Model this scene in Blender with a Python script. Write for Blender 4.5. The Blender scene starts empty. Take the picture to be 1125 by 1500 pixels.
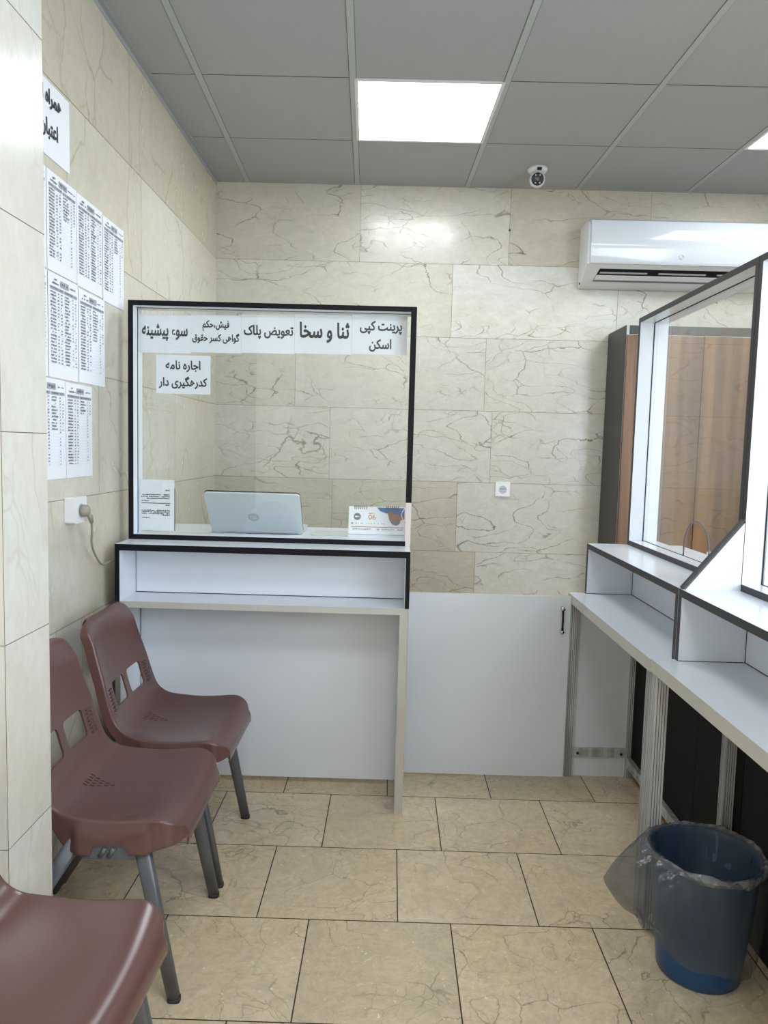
import bpy, bmesh, math, random
from mathutils import Vector, Matrix
random.seed(7)
PI = math.pi
SC = bpy.context.scene
COL = SC.collection

# ------------------------------------------------------------------ camera
cam_d = bpy.data.cameras.new('camera')
cam_d.sensor_fit = 'VERTICAL'
cam_d.sensor_height = 36.0
cam_d.lens = 1098.74 / 1500.0 * 36.0
cam_d.clip_start = 0.02
cam = bpy.data.objects.new('camera', cam_d)
COL.objects.link(cam)
CR = Vector((0.999606, 0.010316, 0.026104))
CD = Vector((0.026894, -0.085865, -0.995944))
CF = Vector((-0.008033, 0.996253, -0.086108))
cam.matrix_world = Matrix(((CR.x, -CD.x, -CF.x, 0.0), (CR.y, -CD.y, -CF.y, 0.0),
                           (CR.z, -CD.z, -CF.z, 1.29), (0, 0, 0, 1)))
SC.camera = cam

# ------------------------------------------------------------------ light
PANEL_STRENGTH = 11.6
SKY_STRENGTH = 2.2
EXPOSURE = 0.60
W = bpy.data.worlds.new('sky')
SC.world = W
W.use_nodes = True
bg = W.node_tree.nodes['Background']
bg.inputs[0].default_value = (0.72, 0.86, 1.0, 1)
bg.inputs[1].default_value = SKY_STRENGTH
WIN_POWER = 80.0
ld = bpy.data.lights.new('window_daylight', 'AREA')
ld.shape = 'RECTANGLE'
ld.size = 1.5
ld.size_y = 2.9
ld.energy = WIN_POWER
ld.color = (0.78, 0.88, 1.0)
lo = bpy.data.objects.new('window_daylight', ld)
COL.objects.link(lo)
lo.location = (2.56, -0.75, 1.62)
lo.rotation_euler = (0, PI / 2, 0)
vs = SC.view_settings
vs.view_transform = 'Standard'
vs.look = 'None'
vs.gamma = 1.0
vs.use_curve_mapping = False
vs.exposure = EXPOSURE

# ------------------------------------------------------------------ materials
def srgb(r, g, b):
    def c(v):
        v /= 255.0
        return v / 12.92 if v <= 0.04045 else ((v + 0.055) / 1.055) ** 2.4
    return (c(r), c(g), c(b), 1.0)

class NT:
    def __init__(s, name):
        s.m = bpy.data.materials.new(name)
        s.m.use_nodes = True
        s.t = s.m.node_tree
        s.b = s.t.nodes['Principled BSDF']
        s.out = s.t.nodes['Material Output']
    def n(s, kind, **kw):
        nd = s.t.nodes.new(kind)
        for k, v in kw.items():
            setattr(nd, k, v)
        return nd
    def l(s, a, b):
        s.t.links.new(a, b)
    def math(s, op, a, b=None, c=None):
        nd = s.n('ShaderNodeMath', operation=op)
        for i, v in enumerate((a, b, c)):
            if v is None:
                continue
            if isinstance(v, (int, float)):
                nd.inputs[i].default_value = v
            else:
                s.l(v, nd.inputs[i])
        return nd.outputs[0]
    def noise(s, vec, scale, detail=3.0, rough=0.55):
        nd = s.n('ShaderNodeTexNoise')
        s.l(vec, nd.inputs['Vector'])
        nd.inputs['Scale'].default_value = scale
        nd.inputs['Detail'].default_value = detail
        nd.inputs['Roughness'].default_value = rough
        return nd
    def ramp(s, fac, lo_, hi_):
        nd = s.n('ShaderNodeMapRange', interpolation_type='SMOOTHSTEP')
        s.l(fac, nd.inputs[0])
        nd.inputs[1].default_value = lo_
        nd.inputs[2].default_value = hi_
        return nd.outputs[0]
    def mix(s, fac, a, b):
        nd = s.n('ShaderNodeMix', data_type='RGBA')
        if isinstance(fac, (int, float)):
            nd.inputs[0].default_value = fac
        else:
            s.l(fac, nd.inputs[0])
        for v, i in ((a, 6), (b, 7)):
            if isinstance(v, tuple):
                nd.inputs[i].default_value = v
            else:
                s.l(v, nd.inputs[i])
        return nd.outputs[2]

def plain(name, col, rough=0.5, metal=0.0, spec=0.5, bump=0.0, bscale=60.0, var=0.0):
    t = NT(name)
    t.b.inputs['Roughness'].default_value = rough
    t.b.inputs['Metallic'].default_value = metal
    t.b.inputs['Specular IOR Level'].default_value = spec
    tc = t.n('ShaderNodeTexCoord').outputs['Object']
    nz = t.noise(tc, 5.0, 4.0)
    d = tuple(c * (1 - var) for c in col[:3]) + (1,)
    t.l(t.mix(nz.outputs[0], col, d), t.b.inputs['Base Color'])
    if bump:
        n2 = t.noise(tc, bscale, 3.0)
        bp = t.n('ShaderNodeBump')
        bp.inputs['Strength'].default_value = bump
        bp.inputs['Distance'].default_value = 0.002
        t.l(n2.outputs[0], bp.inputs['Height'])
        t.l(bp.outputs[0], t.b.inputs['Normal'])
    return t.m

def marble(name, light, dark, warm, vein, rough, vein_amt, vscale, speck=0.0, zst=1.7, micro=0.10):
    t = NT(name)
    geo = t.n('ShaderNodeNewGeometry')
    pos = geo.outputs['Position']
    off = t.n('ShaderNodeAttribute', attribute_name='offs').outputs['Vector']
    tone = t.n('ShaderNodeAttribute', attribute_name='tone').outputs['Fac']
    mp = t.n('ShaderNodeMapping')
    mp.inputs['Scale'].default_value = (1, 1, zst)
    t.l(pos, mp.inputs[0])
    ad = t.n('ShaderNodeVectorMath', operation='ADD')
    t.l(mp.outputs[0], ad.inputs[0]); t.l(off, ad.inputs[1])
    v0 = ad.outputs[0]
    def warp(v, scale, amp, detail):
        dn = t.noise(v, scale, detail, 0.6)
        sub = t.n('ShaderNodeVectorMath', operation='SUBTRACT')
        t.l(dn.outputs['Color'], sub.inputs[0]); sub.inputs[1].default_value = (.5, .5, .5)
        sc = t.n('ShaderNodeVectorMath', operation='SCALE')
        t.l(sub.outputs[0], sc.inputs[0]); sc.inputs['Scale'].default_value = amp
        a_ = t.n('ShaderNodeVectorMath', operation='ADD')
        t.l(v, a_.inputs[0]); t.l(sc.outputs[0], a_.inputs[1])
        return a_.outputs[0]
    v1 = warp(warp(v0, 2.2, 0.22, 3.0), 16.0, 0.045, 4.0)
    m2 = t.n('ShaderNodeMapping'); m2.inputs['Scale'].default_value = (1, 1, zst)
    t.l(v1, m2.inputs[0]); v2 = m2.outputs[0]
    # long, mostly level veins
    a = t.noise(v2, 1.55 * vscale, 1.0, 0.4)
    va = t.math('ABSOLUTE', t.math('SUBTRACT', a.outputs[0], 0.5))
    la = t.math('SUBTRACT', 1.0, t.ramp(va, 0.0, 0.0040))
    ma = t.ramp(t.noise(v0, 2.3, 2.0).outputs[0], 0.38, 0.58)
    la = t.math('MULTIPLY', la, ma)
    a3 = t.math('ABSOLUTE', t.math('SUBTRACT', a.outputs[0], 0.585))
    la3 = t.math('SUBTRACT', 1.0, t.ramp(a3, 0.0, 0.0038))
    la = t.math('MAXIMUM', la, t.math('MULTIPLY', t.math('MULTIPLY', la3, ma), 0.7))
    # cracked network
    vo = t.n('ShaderNodeTexVoronoi', feature='DISTANCE_TO_EDGE')
    t.l(v2, vo.inputs['Vector']); vo.inputs['Scale'].default_value = 2.6 * vscale
    lb = t.math('SUBTRACT', 1.0, t.ramp(vo.outputs[0], 0.0, 0.015))
    mb = t.ramp(t.noise(v0, 3.1, 3.0).outputs[0], 0.47, 0.60)
    lb = t.math('MULTIPLY', t.math('MULTIPLY', lb, mb), 0.9)
    vo2 = t.n('ShaderNodeTexVoronoi', feature='DISTANCE_TO_EDGE')
    t.l(v1, vo2.inputs['Vector']); vo2.inputs['Scale'].default_value = 8.0 * vscale
    lf = t.math('SUBTRACT', 1.0, t.ramp(vo2.outputs[0], 0.0, 0.035))
    mf = t.ramp(t.noise(v0, 4.7, 3.0).outputs[0], 0.53, 0.66)
    lf = t.math('MULTIPLY', t.math('MULTIPLY', lf, mf), 0.6)
    lines = t.math('MAXIMUM', t.math('MAXIMUM', la, lb), lf)
    cl = t.ramp(t.noise(v1, 1.6, 4.0).outputs[0], 0.38, 0.68)
    c0 = t.mix(tone, light, dark)
    c1 = t.mix(t.math('MULTIPLY', cl, 0.55), c0, warm)
    mot = t.ramp(t.noise(v1, 14.0, 5.0, 0.7).outputs[0], 0.3, 0.75)
    c2 = t.mix(t.math('MULTIPLY', mot, 0.16), c1, vein)
    c3 = t.mix(t.math('MULTIPLY', lines, vein_amt), c2, vein)
    mic = t.ramp(t.noise(v1, 42.0, 5.0, 0.75).outputs[0], 0.35, 0.7)
    c3 = t.mix(t.math('MULTIPLY', mic, micro), c3, vein)
    if speck:
        sp = t.ramp(t.noise(v0, 55.0, 3.0, 0.7).outputs[0], 0.64, 0.72)
        c3 = t.mix(t.math('MULTIPLY', sp, speck), c3, tuple(min(1, c * 1.45) for c in light[:3]) + (1,))
    t.l(c3, t.b.inputs['Base Color'])
    t.b.inputs['Roughness'].default_value = rough
    r2 = t.math('ADD', rough - 0.05, t.math('MULTIPLY', mot, 0.12))
    t.l(r2, t.b.inputs['Roughness'])
    return t.m

def wood(name, c1, c2, rough=0.4):
    t = NT(name)
    tc = t.n('ShaderNodeTexCoord').outputs['Object']
    mp = t.n('ShaderNodeMapping'); mp.inputs['Scale'].default_value = (1, 1, 0.05)
    t.l(tc, mp.inputs[0])
    n1 = t.noise(mp.outputs[0], 9.0, 3.0, 0.5)
    n2 = t.noise(mp.outputs[0], 55.0, 4.0, 0.6)
    n3 = t.ramp(t.noise(mp.outputs[0], 17.0, 1.0, 0.5).outputs[0], 0.46, 0.56)
    f = t.math('ADD', t.math('MULTIPLY', t.ramp(n1.outputs[0], 0.3, 0.7), 0.55), t.math('MULTIPLY', n2.outputs[0], 0.35))
    f = t.math('ADD', f, t.math('MULTIPLY', n3, 0.2))
    t.l(t.mix(f, c1, c2), t.b.inputs['Base Color'])
    t.b.inputs['Roughness'].default_value = rough
    return t.m

def brushed(name, c1, c2, axis, rough=0.45, metal=0.6):
    t = NT(name)
    tc = t.n('ShaderNodeTexCoord').outputs['Object']
    mp = t.n('ShaderNodeMapping'); mp.inputs['Scale'].default_value = axis
    t.l(tc, mp.inputs[0])
    n1 = t.noise(mp.outputs[0], 40.0, 4.0, 0.6)
    t.l(t.mix(t.ramp(n1.outputs[0], 0.35, 0.65), c1, c2), t.b.inputs['Base Color'])
    t.b.inputs['Roughness'].default_value = rough
    t.b.inputs['Metallic'].default_value = metal
    return t.m

def glass_mat(name, tint, ior=1.5):
    t = NT(name)
    tr = t.n('ShaderNodeBsdfTransparent'); tr.inputs[0].default_value = tint
    gl = t.n('ShaderNodeBsdfGlossy'); gl.inputs['Roughness'].default_value = 0.0
    gl.inputs[0].default_value = (1, 1, 1, 1)
    fr = t.n('ShaderNodeFresnel')
    bf = t.n('ShaderNodeNewGeometry').outputs['Backfacing']
    t.l(t.math('ADD', ior, t.math('MULTIPLY', bf, 1.0 / ior - ior)), fr.inputs[0])
    mx = t.n('ShaderNodeMixShader')
    t.l(fr.outputs[0], mx.inputs[0]); t.l(tr.outputs[0], mx.inputs[1]); t.l(gl.outputs[0], mx.inputs[2])
    t.l(mx.outputs[0], t.out.inputs[0])
    return t.m

def film_mat(name, col, alpha):
    t = NT(name)
    t.b.inputs['Base Color'].default_value = col
    t.b.inputs['Roughness'].default_value = 0.16
    tr = t.n('ShaderNodeBsdfTransparent'); tr.inputs[0].default_value = (0.84, 0.86, 0.88, 1)
    tc = t.n('ShaderNodeTexCoord').outputs['Object']
    nz = t.noise(tc, 22.0, 4.0)
    bp = t.n('ShaderNodeBump'); bp.inputs['Strength'].default_value = 0.5; bp.inputs['Distance'].default_value = 0.01
    t.l(nz.outputs[0], bp.inputs['Height']); t.l(bp.outputs[0], t.b.inputs['Normal'])
    mx = t.n('ShaderNodeMixShader')
    f = t.math('ADD', alpha - 0.12, t.math('MULTIPLY', nz.outputs[0], 0.24))
    t.l(f, mx.inputs[0]); t.l(tr.outputs[0], mx.inputs[1]); t.l(t.b.outputs[0], mx.inputs[2])
    t.l(mx.outputs[0], t.out.inputs[0])
    return t.m

def emit(name, col, strength):
    t = NT(name)
    e = t.n('ShaderNodeEmission')
    e.inputs[0].default_value = col
    e.inputs[1].default_value = strength
    t.l(e.outputs[0], t.out.inputs[0])
    return t.m

M = {}
M['wall'] = marble('wall_marble', (0.70, 0.70, 0.66, 1), (0.53, 0.495, 0.405, 1), (0.655, 0.61, 0.49, 1), (0.17, 0.14, 0.09, 1), 0.22, 0.92, 1.05)
M['wall_side'] = marble('side_wall_marble', (0.76, 0.74, 0.665, 1), (0.60, 0.55, 0.43, 1), (0.70, 0.63, 0.47, 1), (0.27, 0.22, 0.14, 1), 0.22, 0.40, 0.8, zst=0.8)
M['pier'] = marble('pier_marble', (0.67, 0.655, 0.61, 1), (0.57, 0.54, 0.46, 1), (0.63, 0.59, 0.485, 1), (0.33, 0.27, 0.18, 1), 0.20, 0.30, 1.1, zst=0.6)
M['floor'] = marble('floor_stone', (0.79, 0.64, 0.45, 1), (0.60, 0.485, 0.33, 1), (0.73, 0.56, 0.33, 1), (0.17, 0.125, 0.075, 1), 0.30, 0.70, 2.6, speck=0.55, zst=1.0, micro=0.26)
M['wall_joint'] = plain('wall_joint', (0.22, 0.19, 0.135, 1), 0.8)
M['floor_joint'] = plain('floor_grout', (0.055, 0.045, 0.04, 1), 0.9)
M['tile'] = plain('ceiling_tile', (0.40, 0.40, 0.41, 1), 0.75, bump=0.05, bscale=300, var=0.05)
M['tbar'] = plain('ceiling_bar', (0.42, 0.45, 0.447, 1), 0.5)
M['angle'] = plain('ceiling_angle', (0.36, 0.375, 0.38, 1), 0.6)
M['bar_gap'] = plain('bar_gap', (0.22, 0.23, 0.23, 1), 0.8)
M['dark_gap'] = plain('dark_gap', (0.03, 0.03, 0.03, 1), 0.9)
M['white'] = plain('white_melamine', (0.765, 0.80, 0.865, 1), 0.22, var=0.02)
M['white_edge'] = plain('worn_white_edging', (0.60, 0.585, 0.53, 1), 0.5, var=0.25)
M['raw_edge'] = plain('raw_board_edge', (0.78, 0.68, 0.66, 1), 0.7, var=0.1)
M['black_edge'] = plain('black_edging', (0.006, 0.0065, 0.010, 1), 0.5, spec=0.2)
M['grey_edge'] = plain('graphite_edging', (0.045, 0.045, 0.050, 1), 0.5, spec=0.3)
M['graphite'] = plain('graphite_board', (0.040, 0.038, 0.037, 1), 0.45)
M['black_panel'] = plain('black_panel', (0.007, 0.0068, 0.008, 1), 0.6, spec=0.15)
M['gap'] = plain('shadow_gap', (0.012, 0.012, 0.014, 1), 0.8)
M['wood'] = wood('walnut_board', (0.36, 0.195, 0.095, 1), (0.11, 0.050, 0.022, 1))
M['wood_edge'] = wood('walnut_edge', (0.50, 0.24, 0.09, 1), (0.26, 0.11, 0.04, 1))
M['alu'] = brushed('aluminium_profile', (0.62, 0.62, 0.62, 1), (0.36, 0.36, 0.36, 1), (1, 1, 0.06), 0.5, 0.15)
M['alu_dark'] = plain('profile_groove', (0.10, 0.10, 0.105, 1), 0.7)
M['glass'] = glass_mat('clear_glass', (0.972, 0.984, 0.982, 1))
M['paper'] = plain('paper', (0.87, 0.88, 0.93, 1), 0.65)
M['ink'] = plain('black_ink', (0.012, 0.012, 0.014, 1), 0.6)
M['ink_grey'] = plain('grey_ink', (0.17, 0.17, 0.19, 1), 0.6)
M['ink_mid'] = plain('faint_ink', (0.40, 0.41, 0.46, 1), 0.6)
M['maroon'] = plain('maroon_plastic', (0.128, 0.062, 0.056, 1), 0.24, bump=0.02, bscale=220, var=0.12)
M['grey_steel'] = plain('grey_painted_steel', (0.135, 0.142, 0.155, 1), 0.38, metal=0.25, var=0.18)
M['foot'] = plain('dark_rubber', (0.03, 0.03, 0.032, 1), 0.7)
M['blue'] = plain('blue_plastic', (0.007, 0.060, 0.165, 1), 0.35)
M['film'] = film_mat('clear_bag_film', (0.13, 0.135, 0.14, 1), 0.36)
M['film_thick'] = film_mat('gathered_bag_film', (0.30, 0.31, 0.33, 1), 0.58)
M['ac'] = plain('gloss_white_plastic', (0.60, 0.64, 0.70, 1), 0.10)
M['ac_dull'] = plain('satin_white_plastic', (0.74, 0.745, 0.75, 1), 0.4)
M['slat'] = plain('grey_slat', (0.45, 0.46, 0.46, 1), 0.4)
M['black'] = plain('black_plastic', (0.012, 0.012, 0.014, 1), 0.3)
M['chrome'] = plain('chrome', (0.6, 0.6, 0.62, 1), 0.18, metal=1.0)
M['silver'] = plain('silver_laptop_shell', (0.64, 0.70, 0.72, 1), 0.33, metal=0.2)
M['socket'] = plain('socket_white', (0.85, 0.85, 0.87, 1), 0.3)
M['socket_grey'] = plain('socket_grey', (0.50, 0.53, 0.57, 1), 0.4)
M['socket_dark'] = plain('dull_grey_plastic', (0.20, 0.205, 0.21, 1), 0.4)
M['cable'] = plain('grey_beige_cable', (0.34, 0.31, 0.25, 1), 0.5)
M['orange'] = plain('orange_ink', (0.62, 0.20, 0.05, 1), 0.6)
M['photo_blue'] = plain('blue_ink', (0.05, 0.19, 0.55, 1), 0.5, var=0.7)
M['photo_brown'] = plain('brown_ink', (0.45, 0.17, 0.06, 1), 0.5, var=0.6)
M['pale_blue'] = plain('pale_blue_ink', (0.55, 0.66, 0.80, 1), 0.6)
M['window_frame'] = plain('window_aluminium', (0.45, 0.45, 0.46, 1), 0.4)
M['lamp'] = emit('lamp_diffuser', (0.90, 0.96, 1.0, 1), PANEL_STRENGTH)
M['paint'] = plain('painted_wall', (0.66, 0.64, 0.57, 1), 0.5)

# ------------------------------------------------------------------ geometry helpers
ORG = {}

class MB:
    """collects shapes, in world coordinates, into one mesh"""
    def __init__(s):
        s.v, s.f, s.m, s.sm = [], [], [], []
    def add(s, vs_, fs_, mat=0, smooth=False):
        o = len(s.v)
        s.v += [tuple(p) for p in vs_]
        for f in fs_:
            s.f.append(tuple(i + o for i in f)); s.m.append(mat); s.sm.append(smooth)
        return s
    def box(s, x0, x1, y0, y1, z0, z1, mat=0):
        v = [(x0, y0, z0), (x1, y0, z0), (x1, y1, z0), (x0, y1, z0), (x0, y0, z1), (x1, y0, z1), (x1, y1, z1), (x0, y1, z1)]
        f = [(3, 2, 1, 0), (4, 5, 6, 7), (0, 1, 5, 4), (1, 2, 6, 5), (2, 3, 7, 6), (3, 0, 4, 7)]
        return s.add(v, f, mat)
    def prism(s, poly, o, u, v, n, mat=0):
        """polygon (a, b) pairs on the plane o + a*u + b*v, extruded along n"""
        o, u, v, n = map(Vector, (o, u, v, n))
        k = len(poly)
        p0 = [o + u * a + v * b for a, b in poly]
        p1 = [p + n for p in p0]
        f = [tuple(range(k - 1, -1, -1)), tuple(range(k, 2 * k))]
        f += [(i, (i + 1) % k, (i + 1) % k + k, i + k) for i in range(k)]
        return s.add(p0 + p1, f, mat)
    def tube(s, pts, r, seg=10, mat=0, caps=True, sq=1.0):
        pts = [Vector(p) for p in pts]
        rs = r if isinstance(r, (list, tuple)) else [r] * len(pts)
        vs_, fs_ = [], []
        up = Vector((0, 0, 1))
        for i, p in enumerate(pts):
            t = (pts[min(i + 1, len(pts) - 1)] - pts[max(i - 1, 0)]).normalized()
            a = t.cross(up)
            if a.length < 1e-3:
                a = t.cross(Vector((1, 0, 0)))
            a.normalize(); b = a.cross(t)
            rr = rs[i] if isinstance(rs[i], (tuple, list)) else (rs[i], rs[i])
            for k in range(seg):
                an = 2 * PI * k / seg
                cx_, sx_ = math.cos(an), math.sin(an)
                cx_, sx_ = math.copysign(abs(cx_) ** sq, cx_), math.copysign(abs(sx_) ** sq, sx_)
                vs_.append(p + a * cx_ * rr[0] + b * sx_ * rr[1])
        for i in range(len(pts) - 1):
            for k in range(seg):
                k2 = (k + 1) % seg
                fs_.append((i * seg + k, i * seg + k2, (i + 1) * seg + k2, (i + 1) * seg + k))
        s.add(vs_, fs_, mat, True)
        if caps:
            s.add(vs_[:seg], [tuple(range(seg))], mat)
            s.add(vs_[-seg:], [tuple(range(seg - 1, -1, -1))], mat)
        return s
    def lathe(s, prof, c, axis=(0, 0, 1), seg=40, mat=0, smooth=True):
        ax = Vector(axis).normalized()
        a = ax.cross(Vector((0, 0, 1)))
        if a.length < 1e-3:
            a = Vector((1, 0, 0))
        a.normalize(); b = ax.cross(a)
        c = Vector(c)
        vs_, fs_ = [], []
        for r, h in prof:
            for k in range(seg):
                an = 2 * PI * k / seg
                vs_.append(c + ax * h + (a * math.cos(an) + b * math.sin(an)) * r)
        for i in range(len(prof) - 1):
            for k in range(seg):
                k2 = (k + 1) % seg
                fs_.append((i * seg + k, i * seg + k2, (i + 1) * seg + k2, (i + 1) * seg + k))
        return s.add(vs_, fs_, mat, smooth)
    def build(s, name, mats, parent=None, recalc=True, bevel=0.0):
        me = bpy.data.meshes.new(name)
        o = bpy.data.objects.new(name, me)
        org = Vector((0, 0, 0))
        if parent is not None:
            org = ORG[parent.name]
        me.from_pydata([Vector(p) - org for p in s.v], [], s.f)
        for m in (mats if isinstance(mats, (list, tuple)) else [mats]):
            me.materials.append(M[m])
        for p, mi, sm in zip(me.polygons, s.m, s.sm):
            p.material_index = mi
            p.use_smooth = sm
        if recalc:
            b = bmesh.new(); b.from_mesh(me)
            bmesh.ops.remove_doubles(b, verts=b.verts, dist=1e-6)
            bmesh.ops.recalc_face_normals(b, faces=b.faces)
            if bevel:
                bmesh.ops.bevel(b, geom=[e for e in b.edges], offset=bevel, segments=2, profile=0.6, affect='EDGES', clamp_overlap=True)
            b.to_mesh(me); b.free()
        COL.objects.link(o)
        if parent is not None:
            o.parent = parent
        ORG[o.name] = org
        return o

def recenter(o, loc):
    """move a single-mesh thing's origin to loc"""
    loc = Vector(loc)
    o.data.transform(Matrix.Translation(-loc))
    o.location = loc
    ORG[o.name] = loc
    return o

def thing(name, label, cat, loc, group=None):
    o = bpy.data.objects.new(name, None)
    o.empty_display_size = 0.05
    o.location = loc
    COL.objects.link(o)
    ORG[o.name] = Vector(loc)
    o['label'] = label
    o['category'] = cat
    if group:
        o['group'] = group
    return o

def tag(o, label, cat, group=None):
    o['label'] = label; o['category'] = cat
    if group:
        o['group'] = group
    return o

def struct(o):
    o['kind'] = 'structure'
    return o

def arc(cx, cy, r, a0, a1, n):
    return [(cx + r * math.cos(math.radians(a0 + (a1 - a0) * i / n)), cy + r * math.sin(math.radians(a0 + (a1 - a0) * i / n))) for i in range(n + 1)]

def rrect(x0, x1, y0, y1, r, n=5):
    return (arc(x1 - r, y1 - r, r, 0, 90, n) + arc(x0 + r, y1 - r, r, 90, 180, n) +
            arc(x0 + r, y0 + r, r, 180, 270, n) + arc(x1 - r, y0 + r, r, 270, 360, n))

# ------------------------------------------------------------------ Persian lettering
FORMS = {'ا': (0xFE8D, 0xFE8E), 'ب': (0xFE8F, 0xFE90, 0xFE91, 0xFE92), 'پ': (0xFB56, 0xFB57, 0xFB58, 0xFB59),
         'ت': (0xFE95, 0xFE96, 0xFE97, 0xFE98), 'ث': (0xFE99, 0xFE9A, 0xFE9B, 0xFE9C), 'ج': (0xFE9D, 0xFE9E, 0xFE9F, 0xFEA0),
         'ح': (0xFEA1, 0xFEA2, 0xFEA3, 0xFEA4), 'خ': (0xFEA5, 0xFEA6, 0xFEA7, 0xFEA8), 'د': (0xFEA9, 0xFEAA),
         'ر': (0xFEAD, 0xFEAE), 'س': (0xFEB1, 0xFEB2, 0xFEB3, 0xFEB4), 'ش': (0xFEB5, 0xFEB6, 0xFEB7, 0xFEB8),
         'ض': (0xFEBD, 0xFEBE, 0xFEBF, 0xFEC0), 'ع': (0xFEC9, 0xFECA, 0xFECB, 0xFECC), 'ف': (0xFED1, 0xFED2, 0xFED3, 0xFED4),
         'ق': (0xFED5, 0xFED6, 0xFED7, 0xFED8), 'ک': (0xFB8E, 0xFB8F, 0xFB90, 0xFB91), 'گ': (0xFB92, 0xFB93, 0xFB94, 0xFB95),
         'ل': (0xFEDD, 0xFEDE, 0xFEDF, 0xFEE0), 'م': (0xFEE1, 0xFEE2, 0xFEE3, 0xFEE4), 'ن': (0xFEE5, 0xFEE6, 0xFEE7, 0xFEE8),
         'و': (0xFEED, 0xFEEE), 'ه': (0xFEE9, 0xFEEA, 0xFEEB, 0xFEEC), 'ی': (0xFBFC, 0xFBFD, 0xFBFE, 0xFBFF), 'ء': (0xFE80,)}

def shape(txt):
    out = []
    for i, ch in enumerate(txt):
        if ch not in FORMS:
            out.append(ch); continue
        f = FORMS[ch]
        pv = txt[i - 1] if i else ' '
        nx = txt[i + 1] if i + 1 < len(txt) else ' '
        jp = pv in FORMS and len(FORMS[pv]) == 4 and len(f) > 1
        jn = nx in FORMS and len(FORMS[nx]) > 1 and len(f) == 4
        k = 3 if jp and jn else 1 if jp else 2 if jn else 0
        out.append(chr(f[k]))
    return ''.join(reversed(out))

def text_geo(txt, bold=0.0, shaped=True):
    c = bpy.data.curves.new('lettering', 'FONT')
    c.body = shape(txt) if shaped else txt
    c.offset = bold
    c.resolution_u = 3
    o = bpy.data.objects.new('lettering', c)
    COL.objects.link(o)
    dg = bpy.context.evaluated_depsgraph_get()
    me = bpy.data.meshes.new_from_object(o.evaluated_get(dg))
    vs_ = [(v.co.x, v.co.y) for v in me.vertices]
    fs_ = [tuple(p.vertices) for p in me.polygons]
    bpy.data.objects.remove(o); bpy.data.curves.remove(c); bpy.data.meshes.remove(me)
    return vs_, fs_

def put_text(mb, txt, cx, cy, width, o, u, v, n, bold=0.012, shaped=True, height=None, mat=0):
    """lettering centred on (cx, cy) of the plane o + a*u + b*v, raised by n"""
    vs_, fs_ = text_geo(txt, min(bold, .008), shaped)
    x0 = min(p[0] for p in vs_); x1 = max(p[0] for p in vs_)
    y0 = min(p[1] for p in vs_); y1 = max(p[1] for p in vs_)
    k = width / (x1 - x0)
    ky = height / (y1 - y0) if height else k
    o, u, v, n = map(Vector, (o, u, v, n))
    st = [(0, 0)] if bold < .01 else [(0, 0), (.022, 0), (-.022, 0), (0, .022), (0, -.022), (.016, .016), (-.016, -.016), (.016, -.016), (-.016, .016)]
    for q, (sx_, sy_) in enumerate(st):      # heavy face: the outline struck several times
        mb.add([o + u * (cx + (p[0] + sx_ - (x0 + x1) / 2) * k) + v * (cy + (p[1] + sy_ - (y0 + y1) / 2) * ky) + n * (1 + .02 * q) for p in vs_], fs_, mat)

# ------------------------------------------------------------------ setting
XL, XR, YB, YF, ZC = -0.996, 2.60, 4.235, -3.0, 2.715

def tile_mesh(name, quads, mats, gap):
    """quads: list of 4 corners + tone; each tile shrunk by half the gap; a backing shows in the joints"""
    me = bpy.data.meshes.new(name)
    v, f, tone, offs, mi = [], [], [], [], []
    for q, tn, back in quads:
        c = sum((Vector(p) for p in q), Vector()) / 4
        pts = []
        if back:
            pts = [Vector(p) for p in q]
        else:
            e1 = (Vector(q[1]) - Vector(q[0])).normalized() * gap / 2
            e2 = (Vector(q[3]) - Vector(q[0])).normalized() * gap / 2
            pts = [Vector(q[0]) + e1 + e2, Vector(q[1]) - e1 + e2, Vector(q[2]) - e1 - e2, Vector(q[3]) + e1 - e2]
        b = len(v); v += pts; f.append((b, b + 1, b + 2, b + 3))
        tone.append(tn); offs.append((random.uniform(-20, 20), random.uniform(-20, 20), random.uniform(-20, 20)))
        mi.append(1 if back else 0)
    me.from_pydata(v, [], f)
    at = me.attributes.new('tone', 'FLOAT', 'FACE'); at.data.foreach_set('value', tone)
    ao = me.attributes.new('offs', 'FLOAT_VECTOR', 'FACE'); ao.data.foreach_set('vector', [x for p in offs for x in p])
    for m in mats:
        me.materials.append(M[m])
    for p, i in zip(me.polygons, mi):
        p.material_index = i
    o = bpy.data.objects.new(name, me)
    COL.objects.link(o)
    ORG[o.name] = Vector((0, 0, 0))
    return o

ROWZ = [(2.303, 2.74), (1.905, 2.303), (1.505, 1.905), (1.105, 1.505), (0.710, 1.105), (0.308, 0.710), (-0.01, 0.308)]

def row_tiles(a0, a1, joints, tones, mk):
    out = []
    for (z0, z1), js, tn in zip(ROWZ, joints, tones):
        e = [a0] + list(js) + [a1]
        for i in range(len(e) - 1):
            t_ = tn[i] if i < len(tn) else random.uniform(0.1, 0.6)
            out.append((mk(e[i], e[i + 1], z0, z1), t_, False))
    return out

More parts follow.
